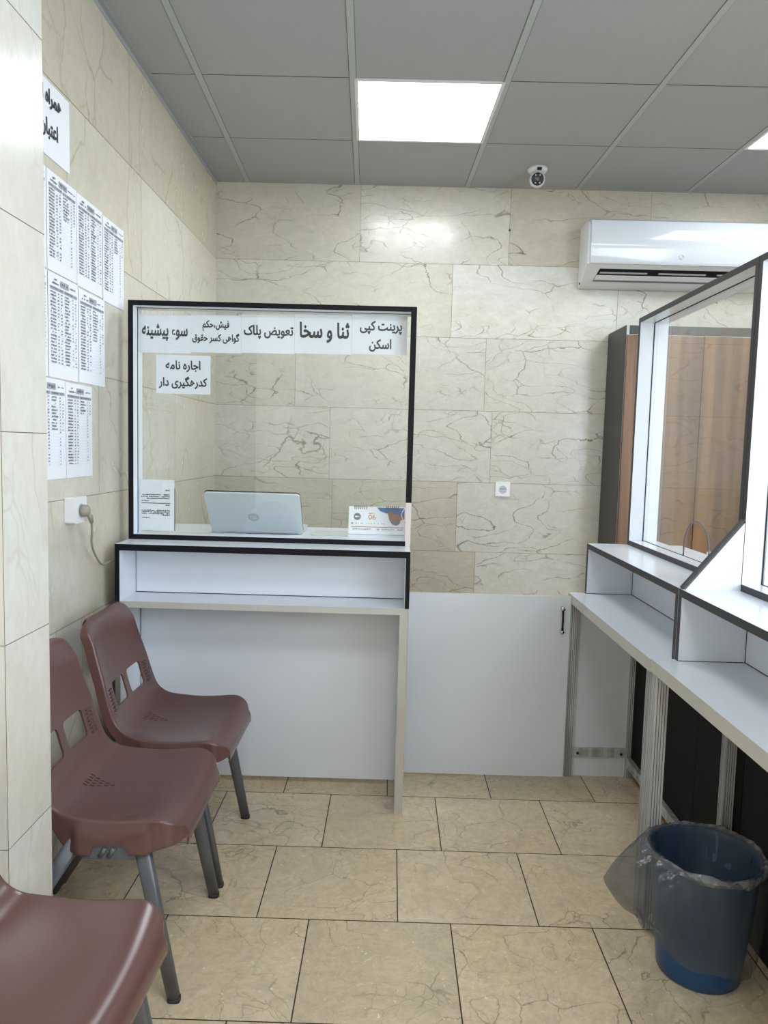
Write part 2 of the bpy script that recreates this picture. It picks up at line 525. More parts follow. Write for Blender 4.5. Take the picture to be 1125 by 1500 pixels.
# floor
quads = []
bands = [(0.0177, 3.055, 2.685), (-0.1912, 2.685, 2.3146), (-0.3353, 2.3146, 1.944), (-0.1914, 1.944, 1.5736), (-0.3353, 1.5736, 1.2031)]
yy = 1.2031
while yy > YF:
    bands.append((random.uniform(-.2, .2), yy, yy - 0.3705)); yy -= 0.3705
yy = 3.055
while yy < YB:
    bands.append((random.uniform(-.2, .2), yy + 0.3705, yy)); yy += 0.3705
for off, ya, yb in bands:
    k = math.floor((XL - 0.1 - off) / 0.386)
    x = off + k * 0.386
    while x < XR + 0.1:
        quads.append(([(x, yb, 0), (x + .386, yb, 0), (x + .386, ya, 0), (x, ya, 0)], random.uniform(0, 0.75), False))
        x += 0.386
quads.append(([(XL - .3, YF - .2, -.002), (XR + .2, YF - .2, -.002), (XR + .2, YB + .2, -.002), (XL - .3, YB + .2, -.002)], 0, True))
struct(tile_mesh('floor', quads, ['floor', 'floor_joint'], 0.0034))

# back wall
mk = lambda a, b, z0, z1: [(a, YB, z0), (b, YB, z0), (b, YB, z1), (a, YB, z1)]
quads = row_tiles(XL - .05, XR + .05,
    [(-0.205, 0.614, 1.38, 2.1), (0.311, 1.224, 2.0), (-0.55, 0.509, 1.32, 2.05), (-0.35, 0.556, 1.42, 2.2), (-0.33, 0.376, 1.25, 2.0), (-0.36, 0.490, 1.3, 2.1), (-.4, .4, 1.2, 2.0)],
    [(0.85, 0.50, 0.95, .8), (0.62, 0.10, 0.25), (0.70, 0.42, 0.50, .4), (0.30, 0.28, 0.35, .3), (0.88, 0.92, 0.22, .4), (0.5, 0.95, 0.25, .4), (.5, .5, .5)], mk)  # top row tone deepened to carry the ceiling falloff as well as stone colour
quads.append((mk(XL - .1, XR + .1, -.05, 2.8), 0, True))
quads[-1] = ([(p[0], p[1] + .0015, p[2]) for p in quads[-1][0]], 0, True)
struct(tile_mesh('wall_back', quads, ['wall', 'wall_joint'], 0.0018))

# left wall, recessed between the pier and the back wall
mk = lambda a, b, z0, z1: [(XL, a, z0), (XL, b, z0), (XL, b, z1), (XL, a, z1)]
quads = row_tiles(YF, YB + .02,
    [(-1.2, .6, 2.1, 2.855), (-1, .4, 1.35, 2.318, 2.990), (-1.4, -.2, 1.0, 2.0, 3.42), (-1, .3, 1.7, 2.552, 3.45), (-1, .2, 1.35, 2.136, 3.2), (-1.2, .1, 1.2, 2.4, 3.3), (-1, .1, 1.1, 2.2, 3.1)],
    [(.6, .6, .7, .85, 1.15), (.3, .3, .3, .35, .30, .05), (.3, .2, .4, .40, .30), (.2, .2, .3, .28, .45, .30), (.3, .3, .3, .2, .55, .5), (.3,) * 6, (.3,) * 6], mk)  # top row: darker stone, with light falloff towards the ceiling put into its tone
quads.append(([(XL - .0015, YF, -.05), (XL - .0015, YB, -.05), (XL - .0015, YB, 2.8), (XL - .0015, YF, 2.8)], 0, True))
struct(tile_mesh('wall_left', quads, ['wall_side', 'wall_joint'], 0.0018))

# tiled pier standing out of the left wall
PX, PY0, PY1 = -0.715, 1.372, 1.555
quads = []
zs = [0, 0.50, 0.900, 1.30, 1.70, 2.075, 2.74]
for z0, z1 in zip(zs, zs[1:]):
    quads.append(([(PX, PY0, z0), (PX, PY1, z0), (PX, PY1, z1), (PX, PY0, z1)], random.uniform(.05, .3), False))
    quads.append(([(PX, PY1, z0), (XL - .02, PY1, z0), (XL - .02, PY1, z1), (PX, PY1, z1)], .2, False))
    quads.append(([(XL - .02, PY0, z0), (PX, PY0, z0), (PX, PY0, z1), (XL - .02, PY0, z1)], .2, False))
e = .0015
quads.append(([(PX - e, PY0, 0), (PX - e, PY1, 0), (PX - e, PY1, 2.74), (PX - e, PY0, 2.74)], 0, True))
quads.append(([(PX, PY1 - e, 0), (XL, PY1 - e, 0), (XL, PY1 - e, 2.74), (PX, PY1 - e, 2.74)], 0, True))
quads.append(([(XL, PY0 + e, 0), (PX, PY0 + e, 0), (PX, PY0 + e, 2.74), (XL, PY0 + e, 2.74)], 0, True))
struct(tile_mesh('wall_pier', quads, ['pier', 'wall_joint'], 0.0016))

# right wall with a wide window towards the viewer's end
wy0, wy1, wz0, wz1 = -2.25, 0.75, 0.85, 2.40
quads = []
for (ya_, yb_, za_, zb_) in ((YF, wy0, 0, 2.74), (wy1, YB + .02, 0, 2.74), (wy0, wy1, 0, wz0), (wy0, wy1, wz1, 2.74)):
    ny, nz = max(1, round((yb_ - ya_) / .8)), max(1, round((zb_ - za_) / .4))
    for i in range(ny):
        for j in range(nz):
            p, q = ya_ + (yb_ - ya_) * i / ny, ya_ + (yb_ - ya_) * (i + 1) / ny
            c, d = za_ + (zb_ - za_) * j / nz, za_ + (zb_ - za_) * (j + 1) / nz
            quads.append(([(XR, q, c), (XR, p, c), (XR, p, d), (XR, q, d)], random.uniform(.1, .5), False))
    quads.append(([(XR + e, yb_, za_), (XR + e, ya_, za_), (XR + e, ya_, zb_), (XR + e, yb_, zb_)], 0, True))
struct(tile_mesh('wall_right', quads, ['wall', 'wall_joint'], 0.0018))
b = MB()
for y in (wy0, -1.25, -.25, wy1 - .05):
    b.box(XR + .02, XR + .07, y, y + .05, wz0, wz1)
for z in (wz0, wz1 - .05):
    b.box(XR, XR + .09, wy0, wy1, z, z + .05)
wn = struct(b.build('window_1', 'window_frame'))
b = MB(); b.box(XR + .042, XR + .048, wy0 + .01, wy1 - .01, wz0 + .01, wz1 - .01)
b.build('window_glass', 'glass', wn)

# front wall behind the viewer
b = MB(); b.box(XL - .1, XR + .1, YF - .12, YF, -.02, 2.75)
struct(b.build('wall_front', 'paint'))

# ceiling: laid-in tiles on a slightly skewed bar grid
GX, GY, GD, GS = -0.1898, 3.0449, 0.5984, -0.0308
gx = lambda i, y: GX + 0.6 * i + GS * (y - GY)
LIGHTS = [(0, 0), (3, 0), (3, -4), (2, -5), (0, -5), (0, -9), (3, -8)]  # two unseen panels right overhead are added to brighten floor, pier and gate
b = MB()
zt = ZC
for k in range(-11, 3):
    y0 = max(GY + GD * k, YF); y1 = min(GY + GD * (k + 1), YB)
    if y1 <= YF or y0 >= YB:
        continue
    for i in range(-2, 6):
        if (i, k) in LIGHTS:
            continue
        ya, yb = y0 + (.0022 if y0 > YF else 0), y1 - (.0022 if y1 < YB else 0)
        q = [(gx(i, ya) + .004, ya), (gx(i + 1, ya) - .004, ya), (gx(i + 1, yb) - .004, yb), (gx(i, yb) + .004, yb)]
        q = [(min(max(x, XL), XR), y) for x, y in q]
        if q[1][0] - q[0][0] < .02:
            continue
        b.add([(x, y, zt) for x, y in q], [(3, 2, 1, 0)], 0)
b.add([(XL - .1, YF - .1, zt + .012), (XR + .1, YF - .1, zt + .012), (XR + .1, YB + .1, zt + .012), (XL - .1, YB + .1, zt + .012)], [(3, 2, 1, 0)], 2)  # dark backing gives the row joints their shade by colour
for i in range(-1, 6):
    xa, xb = gx(i, YF), gx(i, YB)
    if max(xa, xb) > XR:
        continue
    h = .012
    if min(xa, xb) < XL + h:
        continue
    vs_ = [(xa - h, YF, zt - .0025), (xa + h, YF, zt - .0025), (xb + h, YB, zt - .0025), (xb - h, YB, zt - .0025)]
    vs_ += [(x, y, zt + .005) for x, y, z in vs_]
    b.add(vs_, [(3, 2, 1, 0), (0, 1, 5, 4), (1, 2, 6, 5), (2, 3, 7, 6), (3, 0, 4, 7)], 1)
    for sg in (-1, 1):
        c0, c1 = xa + sg * .0135, xb + sg * .0135
        b.add([(c0 - .0015, YF, zt - .0004), (c0 + .0015, YF, zt - .0004), (c1 + .0015, YB, zt - .0004), (c1 - .0015, YB, zt - .0004)], [(3, 2, 1, 0)], 3)
struct(b.build('ceiling', ['tile', 'tbar', 'dark_gap', 'bar_gap'], recalc=False))
b = MB()
b.box(XL, XL + .020, PY1, YB, zt - .004, zt + .004); b.box(XL, XL + .002, PY1, YB, zt - .022, zt)
struct(b.build('trim_1', 'angle'))
b = MB()
b.box(XL, XR, YB - .016, YB, zt - .002, zt + .004)
struct(b.build('trim_2', 'angle'))

LN = {(0, 0): 'square white light panel glowing in the ceiling above the counter with signs',
      (3, 0): 'square white light panel cut by the right edge above the air conditioner'}
for (i, k) in LIGHTS:
    y0, y1 = GY + GD * k, GY + GD * (k + 1)
    root = thing('ceiling_light', LN.get((i, k), 'unseen square white light panel in the ceiling behind the viewer'), 'ceiling light', ((gx(i, y0) + gx(i + 1, y1)) / 2, (y0 + y1) / 2, ZC), 'ceiling light panels')
    def ring(d):
        return [(gx(i, y0 + d) + d, y0 + d), (gx(i + 1, y0 + d) - d, y0 + d), (gx(i + 1, y1 - d) - d, y1 - d), (gx(i, y1 - d) + d, y1 - d)]
    r0, r1 = ring(.006), ring(.020)
    b = MB()
    z = ZC - .004
    vs_ = [(x, y, z) for x, y in r0] + [(x, y, z) for x, y in r1] + [(x, y, ZC + .006) for x, y in r0] + [(x, y, ZC + .006) for x, y in r1]
    for j in range(4):
        j2 = (j + 1) % 4
        b.add(vs_, [(j2, j, 4 + j, 4 + j2), (j, j2, 8 + j2, 8 + j), (4 + j2, 4 + j, 12 + j, 12 + j2)])
    b.build('frame', 'ac_dull', root, recalc=False)
    b = MB()
    b.add([(x, y, ZC - .001) for x, y in ring(.019)], [(3, 2, 1, 0)])
    b.build('diffuser', 'lamp', root, recalc=False)

# ------------------------------------------------------------------ left counter
def edge_strip(parent, x0, x1, y0, y1, z0, z1, mat):
    b = MB(); b.box(x0, x1, y0, y1, z0, z1)
    return b.build('edge_band', mat, parent)

def board(root, name, x0, x1, y0, y1, z0, z1, mat='white'):
    b = MB(); b.box(x0, x1, y0, y1, z0, z1)
    return b.build(name, mat, root)

LC = thing('service_counter', 'white service counter with a raised open shelf box, black edges, chairs beside it', 'counter', (-0.435, 2.68, 0), 'white service counters')
x0, x1 = -0.945, 0.074
wt = board(LC, 'worktop', x0 + .016, x1 - .004, 2.555, 2.80, 0.713, 0.735)
edge_strip(wt, x0 + .016, x1 - .004, 2.5535, 2.5551, 0.713, 0.735, 'white_edge')
sp = board(LC, 'side_panel', 0.043, 0.071, 2.555, 2.80, 0.0, 0.713)
edge_strip(sp, 0.043, 0.071, 2.5535, 2.5551, 0.0, 0.713, 'white_edge')
sp = board(LC, 'side_panel', x0, x0 + .018, 2.555, 2.80, 0.0, 0.713)
edge_strip(sp, x0, x0 + .018, 2.5535, 2.5551, 0.0, 0.713, 'white_edge')
board(LC, 'front_panel', x0 + .018, 0.043, 2.765, 2.783, 0.026, 0.713)
b = MB(); b.box(x0 + .0185, x0 + .0205, 2.7642, 2.765, 0.026, 0.712); b.build('panel_joint', 'gap', LC)
# raised shelf box
s1 = board(LC, 'box_side', x0, x0 + .016, 2.555, 2.74, 0.713 + .022, 0.913)
edge_strip(s1, x0, x0 + .016, 2.5535, 2.5551, 0.735, 0.9135, 'black_edge')
s2 = board(LC, 'box_side', x1 - .016, x1, 2.555, 2.74, 0.735, 0.913)
edge_strip(s2, x1 - .0145, x1 + .0005, 2.5535, 2.5551, 0.735, 0.9135, 'black_edge')
tb = board(LC, 'top_board', x0, x1, 2.555, 3.25, 0.913, 0.934)
edge_strip(tb, x0, x1, 2.5535, 2.5551, 0.912, 0.934, 'black_edge')
board(LC, 'box_back', x0 + .016, x1 - .016, 2.722, 2.74, 0.737, 0.913)
b = MB(); b.box(x0 + .016, x1 - .016, 2.7212, 2.722, 0.735, 0.7375)
b.box(x0 + .016, x0 + .0175, 2.7212, 2.722, 0.735, 0.912); b.build('box_joint', 'gap', LC)
board(LC, 'rear_leg_panel', x0 + .02, x0 + .038, 2.84, 3.22, 0.0, 0.913)
board(LC, 'rear_leg_panel', x1 - .04, x1 - .022, 2.84, 3.22, 0.0, 0.913)

# glass screen on it
def pane(root, poly, o, u, v, n):
    b = MB(); b.prism(poly, o, u, v, n)
    return b.build('glass_pane', 'glass', root)

LS = thing('glass_screen', 'black edged glass screen on the left counter, hung with lettered paper signs', 'glass screen', (-0.435, 2.75, 0.934), 'counter glass screens')
fx0, fx1, fz0, fz1, fy0, fy1 = -0.948, 0.076, 0.934, 1.786, 2.70, 2.80
t = .018
for nm, (a0, a1, c0, c1) in {'frame_post': (fx0, fx0 + t, fz0, fz1), 'frame_post_': (fx1 - t, fx1, fz0, fz1), 'top_rail': (fx0 + t, fx1 - t, fz1 - t, fz1), 'bottom_rail': (fx0 + t, fx1 - t, fz0, fz0 + t)}.items():
    o = board(LS, nm.rstrip('_'), a0, a1, fy0 + .0016, fy1, c0, c1)
    if nm == 'frame_post_':
        edge_strip(o, a0 - .002, a1 + .0005, fy0, fy0 + .0016, 1.092, c1, 'black_edge')
        b = MB(); b.box(a0 - .002, a1 + .0005, fy0 + .0006, fy0 + .0016, c0, 1.092)
        b.build('bare_edge', 'raw_edge', o)
    elif nm == 'top_rail':
        edge_strip(o, fx0 + t, fx1 - t, fy0, fy0 + .0016, c0, c1, 'black_edge')
    else:
        edge_strip(o, a0, a1, fy0, fy0 + .0016, c0, c1, 'black_edge')
gy = 2.749
ax = -0.435
poly = [(fx0 + t, fz0 + t), (ax - .10, fz0 + t)] + [(ax - .10 * math.cos(PI * i / 16), fz0 + t + .02 + .11 * math.sin(PI * i / 16)) for i in range(17)] + [(ax + .10, fz0 + t), (fx1 - t, fz0 + t), (fx1 - t, fz1 - t), (fx0 + t, fz1 - t)]
pane(LS, poly, (0, gy, 0), (1, 0, 0), (0, 0, 1), (0, .005, 0))
b = MB()   # dark glazing grooves either side
b.box(fx0 + t, fx0 + t + .0012, gy - .004, gy, fz0 + t, fz1 - t)
b.box(fx1 - t - .0012, fx1 - t, gy - .004, gy, fz0 + t, fz1 - t)
b.box(fx0 + t, fx1 - t, gy - .004, gy, fz1 - t - .0012, fz1 - t)
b.build('glazing_groove', 'gap', LS)

# lettered signs taped behind the glass
SY = gy + .0065
KS = SY / 2.725
def sgn(px, py):
    X = -0.918 + (px - 203) * .002442
    Z = 1.741 - (py - 460) * .0024 + (px - 203) * .0000635
    return X * KS, 1.29 + (Z - 1.29) * KS
def sign(label, rect, lines, group, slant=0.0):
    (xa, za), (xb, zb) = sgn(*rect[:2]), sgn(*rect[2:])
    z0, z1 = min(za, zb), max(za, zb)
    root = thing('paper_sign', label, 'paper sign', ((xa + xb) / 2, SY, z0), group)
    b = MB(); b.prism([(xa, z0), (xb, z0 + slant), (xb, z1 + slant), (xa, z1)], (0, SY, 0), (1, 0, 0), (0, 0, 1), (0, .0004, 0))
    b.build('sheet', 'paper', root)
    for txt, (a0, b0, a1, b1), bold in lines:
        b = MB()
        (ua, wa), (ub, wb) = sgn(a0, b0), sgn(a1, b1)
        put_text(b, txt, (ua + ub) / 2, (wa + wb) / 2, ub - ua, (0, SY, 0), (1, 0, 0), (0, 0, 1), (0, -.0005, 0), bold, height=abs(wa - wb))
        b.build('lettering', 'ink', root, recalc=False)
G = 'lettered signs on the glass'
sign('leftmost sheet of the lettered paper strip along the top of the glass', (203, 460.5, 280, 518), [('سوء پیشینه', (208, 474, 275, 500), .025)], G)
sign('sheet with two small lines of lettering, second from left in the strip', (280.3, 460.5, 354, 518), [('فیش،حکم', (297, 469, 336, 486), .022), ('گواهی کسر حقوق', (282, 487, 351, 504), .022)], G)
sign('middle sheet of the lettered paper strip along the top of the glass', (354.3, 460.5, 432, 519), [('تعویض پلاک', (358, 476, 430, 498), .025)], G)
sign('sheet with the largest single line of lettering, second from right in the strip', (432.3, 461, 516, 520), [('ثنا و سخا', (440, 472, 512, 503), .03)], G)
sign('rightmost sheet of the strip on the glass, with two lines of lettering', (516.3, 461.5, 597, 521), [('پرینت کپی', (528, 470, 589, 491), .024), ('اسکن', (542, 497, 574, 516), .025)], G)
sign('small square paper sign hung below the lettered strip on the glass', (229, 519.5, 309, 579), [('اجاره نامه', (243, 528, 294, 546), .024), ('کدرهگیری دار', (233, 551, 304, 571), .025)], G)

# printed notice leaning at the lower left corner of the glass
root = thing('notice_sheet', 'white typed notice in the lower left corner of the left counter glass', 'notice', (-0.86, SY, 0.945), None)
(xa, za), (xb, zb) = sgn(202, 706), sgn(256, 785)
b = MB(); b.prism([(xa, zb), (xb, zb), (xb, za), (xa, za)], (0, SY, 0), (1, 0, 0), (0, 0, 1), (0, .0006, 0)); b.build('sheet', 'paper', root)
b = MB(); b.prism([(xb, zb), (xb + .003, zb), (xb + .003, za - .035), (xb, za - .03)], (0, SY, 0), (1, 0, 0), (0, 0, 1), (0, .0006, 0)); b.build('dark_edge', 'black', root)
b = MB()
def dashes(b, xl, xr, z, h, o, u, v, n, mat=0, fill=.8):
    x = xl
    o, u, v, n = map(Vector, (o, u, v, n))
    while x < xr:
        w = random.uniform(.5, 2.2) * h
        if random.random() < fill:
            x2 = min(x + w, xr)
            dz = random.uniform(-.15, .15) * h
            hh = h * random.uniform(.35, .6)
            b.add([o + u * x + v * (z - hh + dz) + n, o + u * x2 + v * (z - hh + dz) + n, o + u * x2 + v * (z + hh + dz) + n, o + u * x + v * (z + hh + dz) + n], [(0, 1, 2, 3)], mat)
        x += w + random.uniform(.2, .5) * h
PL = ((0, SY, 0), (1, 0, 0), (0, 0, 1), (0, -.0005, 0))
for (pa, pb, py) in [(243, 249, 723), (206, 249, 729), (206, 249, 732), (215, 249, 735), (207, 218, 738.5), (243, 249, 745.7), (207, 249.5, 753), (207, 249.5, 755.5), (207, 249.5, 758), (238, 249.5, 761), (208, 219, 764)]:
    (ua, w_), (ub, _) = sgn(pa, py), sgn(pb, py)
    dashes(b, ua, ub, w_, .0034, *PL, fill=.9)
(ua, w_), (ub, _) = sgn(206.5, 742), sgn(250, 742)
b.prism([(ua, w_ - .0012), (ub, w_ - .0012), (ub, w_ + .0012), (ua, w_ + .0012)], (0, SY - .0005, 0), (1, 0, 0), (0, 0, 1), (0, .0003, 0))
b.build('print', 'ink', root, recalc=False)

# laptop on the counter top behind the glass, lid towards the viewer
LP = thing('laptop', 'open silver laptop seen from the back of its lid behind the left glass', 'laptop', (-0.53, 3.06, 0.934))
b = MB(); b.prism(rrect(-.18, .18, 0, .235, .012), (-.53, 2.955, .936), (1, 0, 0), (0, 1, 0), (0, 0, .016)); b.build('base', 'silver', LP)
lu, lv = Vector((1, -.035, 0)).normalized(), Vector((0, -.66, .75)).normalized()
ln = lu.cross(lv)
lo_ = Vector((-.522, 2.952, .946))
b = MB(); b.prism(rrect(-.182, .182, 0, .215, .014), lo_, lu, lv, ln * .008); lid = b.build('lid', 'silver', LP)
b = MB(); b.prism(rrect(-.183, .183, -.002, .217, .015), lo_ - ln * .004, lu, lv, ln * .004); b.build('screen_bezel', 'black', lid)
b = MB()
c = lo_ + lu * -.005 + lv * .088 + ln * .0085
b.prism(arc(0, 0, .0215, 0, 345, 23), c, lu, lv, ln * .0006)
b.build('emblem', 'slat', lid)
b = MB()
put_text(b, 'hp', 0, -.001, .026, c, lu, (lv + lu * .25), ln * .001, .0, False)
b.build('emblem_letters', 'silver', lid, recalc=False)
b = MB(); b.tube([lo_ + lu * -.12, lo_ + lu * .12], .007, 10); b.build('hinge', 'grey_steel', LP)

tray = MB()
tray.prism(rrect(-.135, .04, 0, .18, .03), (-.165, 2.86, .9345), (1, 0, 0), (0, 1, 0), (0, 0, .010))
tray.prism(rrect(-.14, .045, -.005, .185, .032), (-.165, 2.86, .9445), (1, 0, 0), (0, 1, 0), (0, 0, .003))
tr = recenter(tray.build('document_tray', 'silver'), (-.21, 2.95, .9345))
tag(tr, 'flat silver tray between the laptop and the desk calendar', 'tray')

# desk calendar
CA = thing('desk_calendar', 'tent desk calendar with orange and blue print behind the left glass', 'calendar', (-.05, 2.85, .934))
cu = Vector((1, .0, 0)); cv = Vector((0, .30, .954)).normalized(); cn = cu.cross(cv)
co = Vector((-.0495, 2.80, .9345))
b = MB()
b.prism([(-.107, 0), (.107, 0), (.107, .135), (-.107, .135)], co, cu, cv, -cn * .002)
b.prism([(-.107, 0), (.107, 0), (.107, .135), (-.107, .135)], co + Vector((0, .082, 0)), cu, Vector((0, -.30, .954)).normalized(), (0, .002, 0))
b.build('stand', 'paper', CA)
b = MB(); b.prism([(-.105, .028), (.105, .028), (.105, .132), (-.105, .132)], co, cu, cv, cn * .003); pg = b.build('page', 'paper', CA)
b = MB(); b.prism([(-.105, .026), (.105, .026), (.105, .0275), (-.105, .0275)], co, cu, cv, cn * .003); b.build('page_edge', 'socket_grey', CA)
P0 = co + cn * .0034
def patch(poly, mat, nm, lift=.0, th=.0003):
    b = MB(); b.prism(poly, P0 + cn * lift, cu, cv, cn * th); return b.build(nm, mat, pg)
patch([(.0, .132), (.105, .132), (.105, .100), (.085, .098), (.06, .106), (.035, .110), (.012, .118)], 'photo_blue', 'sky_print')
patch([(.042, .106), (.05, .117), (.06, .114), (.066, .106), (.105, .102), (.105, .088), (.092, .084), (.08, .078), (.06, .077), (.048, .085)], 'photo_brown', 'building_print', .0002)
patch([(.046, .086), (.09, .083), (.087, .070), (.075, .0625), (.060, .067)], 'ink_grey', 'ground_print', .0003)
ringp = arc(.068, .088, .028, 170, 350, 20) + list(reversed(arc(.068, .088, .0255, 170, 350, 20)))
patch(ringp, 'socket', 'ring_print', .0006)
ringp = arc(.128, .105, .035, 120, 215, 16) + list(reversed(arc(.128, .105, .0325, 120, 215, 16)))
patch([p for p in ringp if True], 'socket', 'arc_print', .0006)
patch(arc(-.074, .095, .0135, 0, 345, 23), 'ink_grey', 'emblem')
patch([(-.096, .0545), (.103, .0545), (.103, .057), (-.096, .057)], 'orange', 'rule')
b = MB()
put_text(b, '06', -.018, .094, .028, P0, cu, cv, cn * .0004, .0, False, height=.019)
dashes(b, -.034, -.004, .1085, .003, P0, cu, cv, cn * .0004)
b.build('date', 'orange', pg, recalc=False)
b = MB()
dashes(b, -.096, -.076, .069, .004, P0, cu, cv, cn * .0004)
b.build('small_print', 'ink', pg, recalc=False)
b = MB(); dashes(b, -.082, -.066, .095, .005, P0, cu, cv, cn * .0007)
b.build('emblem_print', 'paper', pg, recalc=False)
b = MB()
dashes(b, -.072, .03, .069, .003, P0, cu, cv, cn * .0004)
b.build('faint_print', 'ink_mid', pg, recalc=False)
b = MB(); dashes(b, -.09, .10, .047, .005, P0, cu, cv, cn * .0004, 0, .75)
b.build('number_row', 'ink_mid', pg, recalc=False)
for cx in (-.062, .058):
    b = MB()
    for k in range(7):
        p = co + cu * (cx - .022 + k * .0075) + cv * .131
        b.tube([p + cn * .006 * math.cos(a) + cv * .007 * math.sin(a) for a in [PI * 2 * j / 10 for j in range(11)]], .0013, 6, caps=False)
    b.build('wire_ring', 'black', CA)

# ------------------------------------------------------------------ swing gate between the counters
DR = thing('counter_gate', 'low white gate panel with a black pull handle between the counters', 'gate', (.4, 2.89, .0))
b = MB(); b.box(.082, .7115, 2.876, 2.894, .009, .729); pn = b.build('panel', 'white', DR)
b = MB(); b.box(.082, .7115, 2.8765, 2.8935, .729, .7298); b.build('top_edge', 'white_edge', pn)
b = MB(); b.tube([(.678, 2.856, .60), (.678, 2.852, .64), (.678, 2.856, .682)], .0045, 10); hd = b.build('handle', 'black', DR)
b = MB()
for z in (.596, .686):
    b.lathe([(0.0, -.004), (.007, -.003), (.007, .022), (0, .022)], (.678, 2.854, z), (0, 1, 0), 14)
    b.build('handle_mount', 'chrome', hd); b = MB()

# ------------------------------------------------------------------ right counters, two modules
def right_module(ya, yb, ztop, label, lab_screen, first):
    """counter from y=yb (near) to y=ya (far)"""
    R = thing('service_counter', label, 'counter', (.9, (ya + yb) / 2, 0), 'white service counters')
    xf = .713
    wt = board(R, 'worktop', xf + .0016, 1.13, yb, ya, ztop - .034, ztop)
    edge_strip(wt, xf, xf + .0016, yb, ya, ztop - .034, ztop, 'white_edge')
    # raised box
    zb = .935
    xb = .777
    o = board(R, 'box_side', xb + .0016, .975, ya - .018, ya, ztop, zb - .02)
    edge_strip(o, xb, xb + .0016, ya - .018, ya, ztop, zb - .02, 'grey_edge')
    o = board(R, 'box_side', xb + .0016, .975, yb, yb + .016, ztop, zb - .02)
    edge_strip(o, xb, xb + .0016, yb, yb + .016, ztop, zb - .02, 'grey_edge')
    o = board(R, 'top_board', xb + .0016, 1.145, yb, ya, zb - .02, zb)
    edge_strip(o, xb, xb + .0016, yb, ya, zb - .02, zb, 'grey_edge')
    board(R, 'box_back', .957, .975, yb + .016, ya - .018, ztop, zb - .02)
    b = MB(); b.box(.9562, .957, yb + .016, ya - .018, ztop, ztop + .002); b.box(xb + .002, .957, ya - .0188, ya - .018, ztop, ztop + .0015)
    b.box(.9555, .957, ya - .0195, ya - .018, ztop, zb - .02); b.build('box_joint', 'gap', R)
    # legs: fluted aluminium profiles
    def post(x0_, y0_, w, z1):
        d = w
        b = MB()
        b.box(x0_, x0_ + d, y0_, y0_ + d, 0, z1)
        for k in (.18, .40, .60, .82):      # the flutes of the profile
            c_ = k * d
            b.box(x0_ + c_ - .0009, x0_ + c_ + .0009, y0_ - .0002, y0_ + d + .0002, .001, z1 - .001, 1)
            b.box(x0_ - .0002, x0_ + d + .0002, y0_ + c_ - .0009, y0_ + c_ + .0009, .001, z1 - .001, 1)
        return b.build('leg', ['alu', 'alu_dark'], R)
    zl = ztop - .034
    post(.718, ya - .036, .034, zl); post(.718, yb + .002, .034, zl)
    post(.953, yb + .04, .030, zl)
    if first:
        post(.965, ya - .036, .030, zl)
    if first:
        board(R, 'end_panel', .752, .965, ya - .020, ya - .004, 0, zl, 'white')
        b = MB(); b.box(.752, .965, ya - .030, ya - .020, .083, .118); b.box(.752, .965, ya - .033, ya - .030, .083, .088); b.box(.752, .965, ya - .033, ya - .030, .105, .110)
        rl = b.build('end_rail', 'alu', R)
        for x in (.772, .945):
            b = MB(); b.lathe([(0, -.003), (.0055, -.003), (.0055, 0)], (x, ya - .031, .097), (0, 1, 0), 12); b.build('bolt', 'black', rl)
    yj = 2.298 if first else (ya + yb) / 2
    zp = .085 if first else .004
    board(R, 'back_panel', .984, .998, yj + .0008, ya - .036 if first else ya, zp, zl, 'black_panel')
    board(R, 'back_panel', .984, .998, yb, yj - .0008, zp, zl, 'black_panel')
    if first:
      b = MB(); b.box(.968, .992, yb + .07, ya - .036, .050, .085); b.box(.9655, .968, yb + .07, ya - .036, .050, .058); b.box(.9655, .968, yb + .07, ya - .036, .077, .085)
      b.build('bottom_rail', 'alu', R)
      board(R, 'kick_board', .994, 1.006, yb + .02, ya - .03, 0, .05, 'wood')
    # glass screen
    S = thing('glass_screen', lab_screen, 'glass screen', (.985, (ya + yb) / 2, zb), 'counter glass screens')
    sx0, sx1, z1 = .934, 1.042, 1.806
    t = .018
    for nm, (a0, a1, c0, c1) in {'frame_post': (ya - t + .004, ya + .004, zb, z1), 'frame_post_': (yb, yb + t, zb, z1), 'top_rail': (yb + t, ya - t + .004, z1 - t, z1), 'bottom_rail': (yb + t, ya - t + .004, zb, zb + .018)}.items():
        o = board(S, nm.rstrip('_'), sx0 + .0016, sx1, a0, a1, c0, c1)
        edge_strip(o, sx0, sx0 + .0016, a0, a1, c0, c1, 'grey_edge')
    gx_ = .990
    yA, yB_ = yb + t, ya - t + .004
    ac_ = 2.418 if first else 1.45
    z0 = zb + .018
    poly = [(yA, z0), (ac_ - .10, z0)] + [(ac_ - .10 * math.cos(PI * i / 18), z0 + .03 + .095 * math.sin(PI * i / 18)) for i in range(19)] + [(ac_ + .10, z0), (yB_, z0), (yB_, z1 - t), (yA, z1 - t)]
    pane(S, poly, (gx_, 0, 0), (0, 1, 0), (0, 0, 1), (.005, 0, 0))
    b = MB(); b.tube([(gx_ + .0025, p[0], p[1]) for p in poly[1:22]], .003, 6); b.build('cutout_edge', 'grey_steel', S)
    b = MB()
    b.box(gx_ - .003, gx_, yB_ - .0025, yB_, z0, z1 - t); b.box(gx_ - .003, gx_, yA, yA + .0025, z0, z1 - t)
    b.box(gx_ - .003, gx_, yA, yB_, z1 - t - .002, z1 - t); b.box(gx_ - .003, gx_, yA, yB_, z0, z0 + .0012)
    b.build('glazing_groove', 'gap', S)
    return R, S

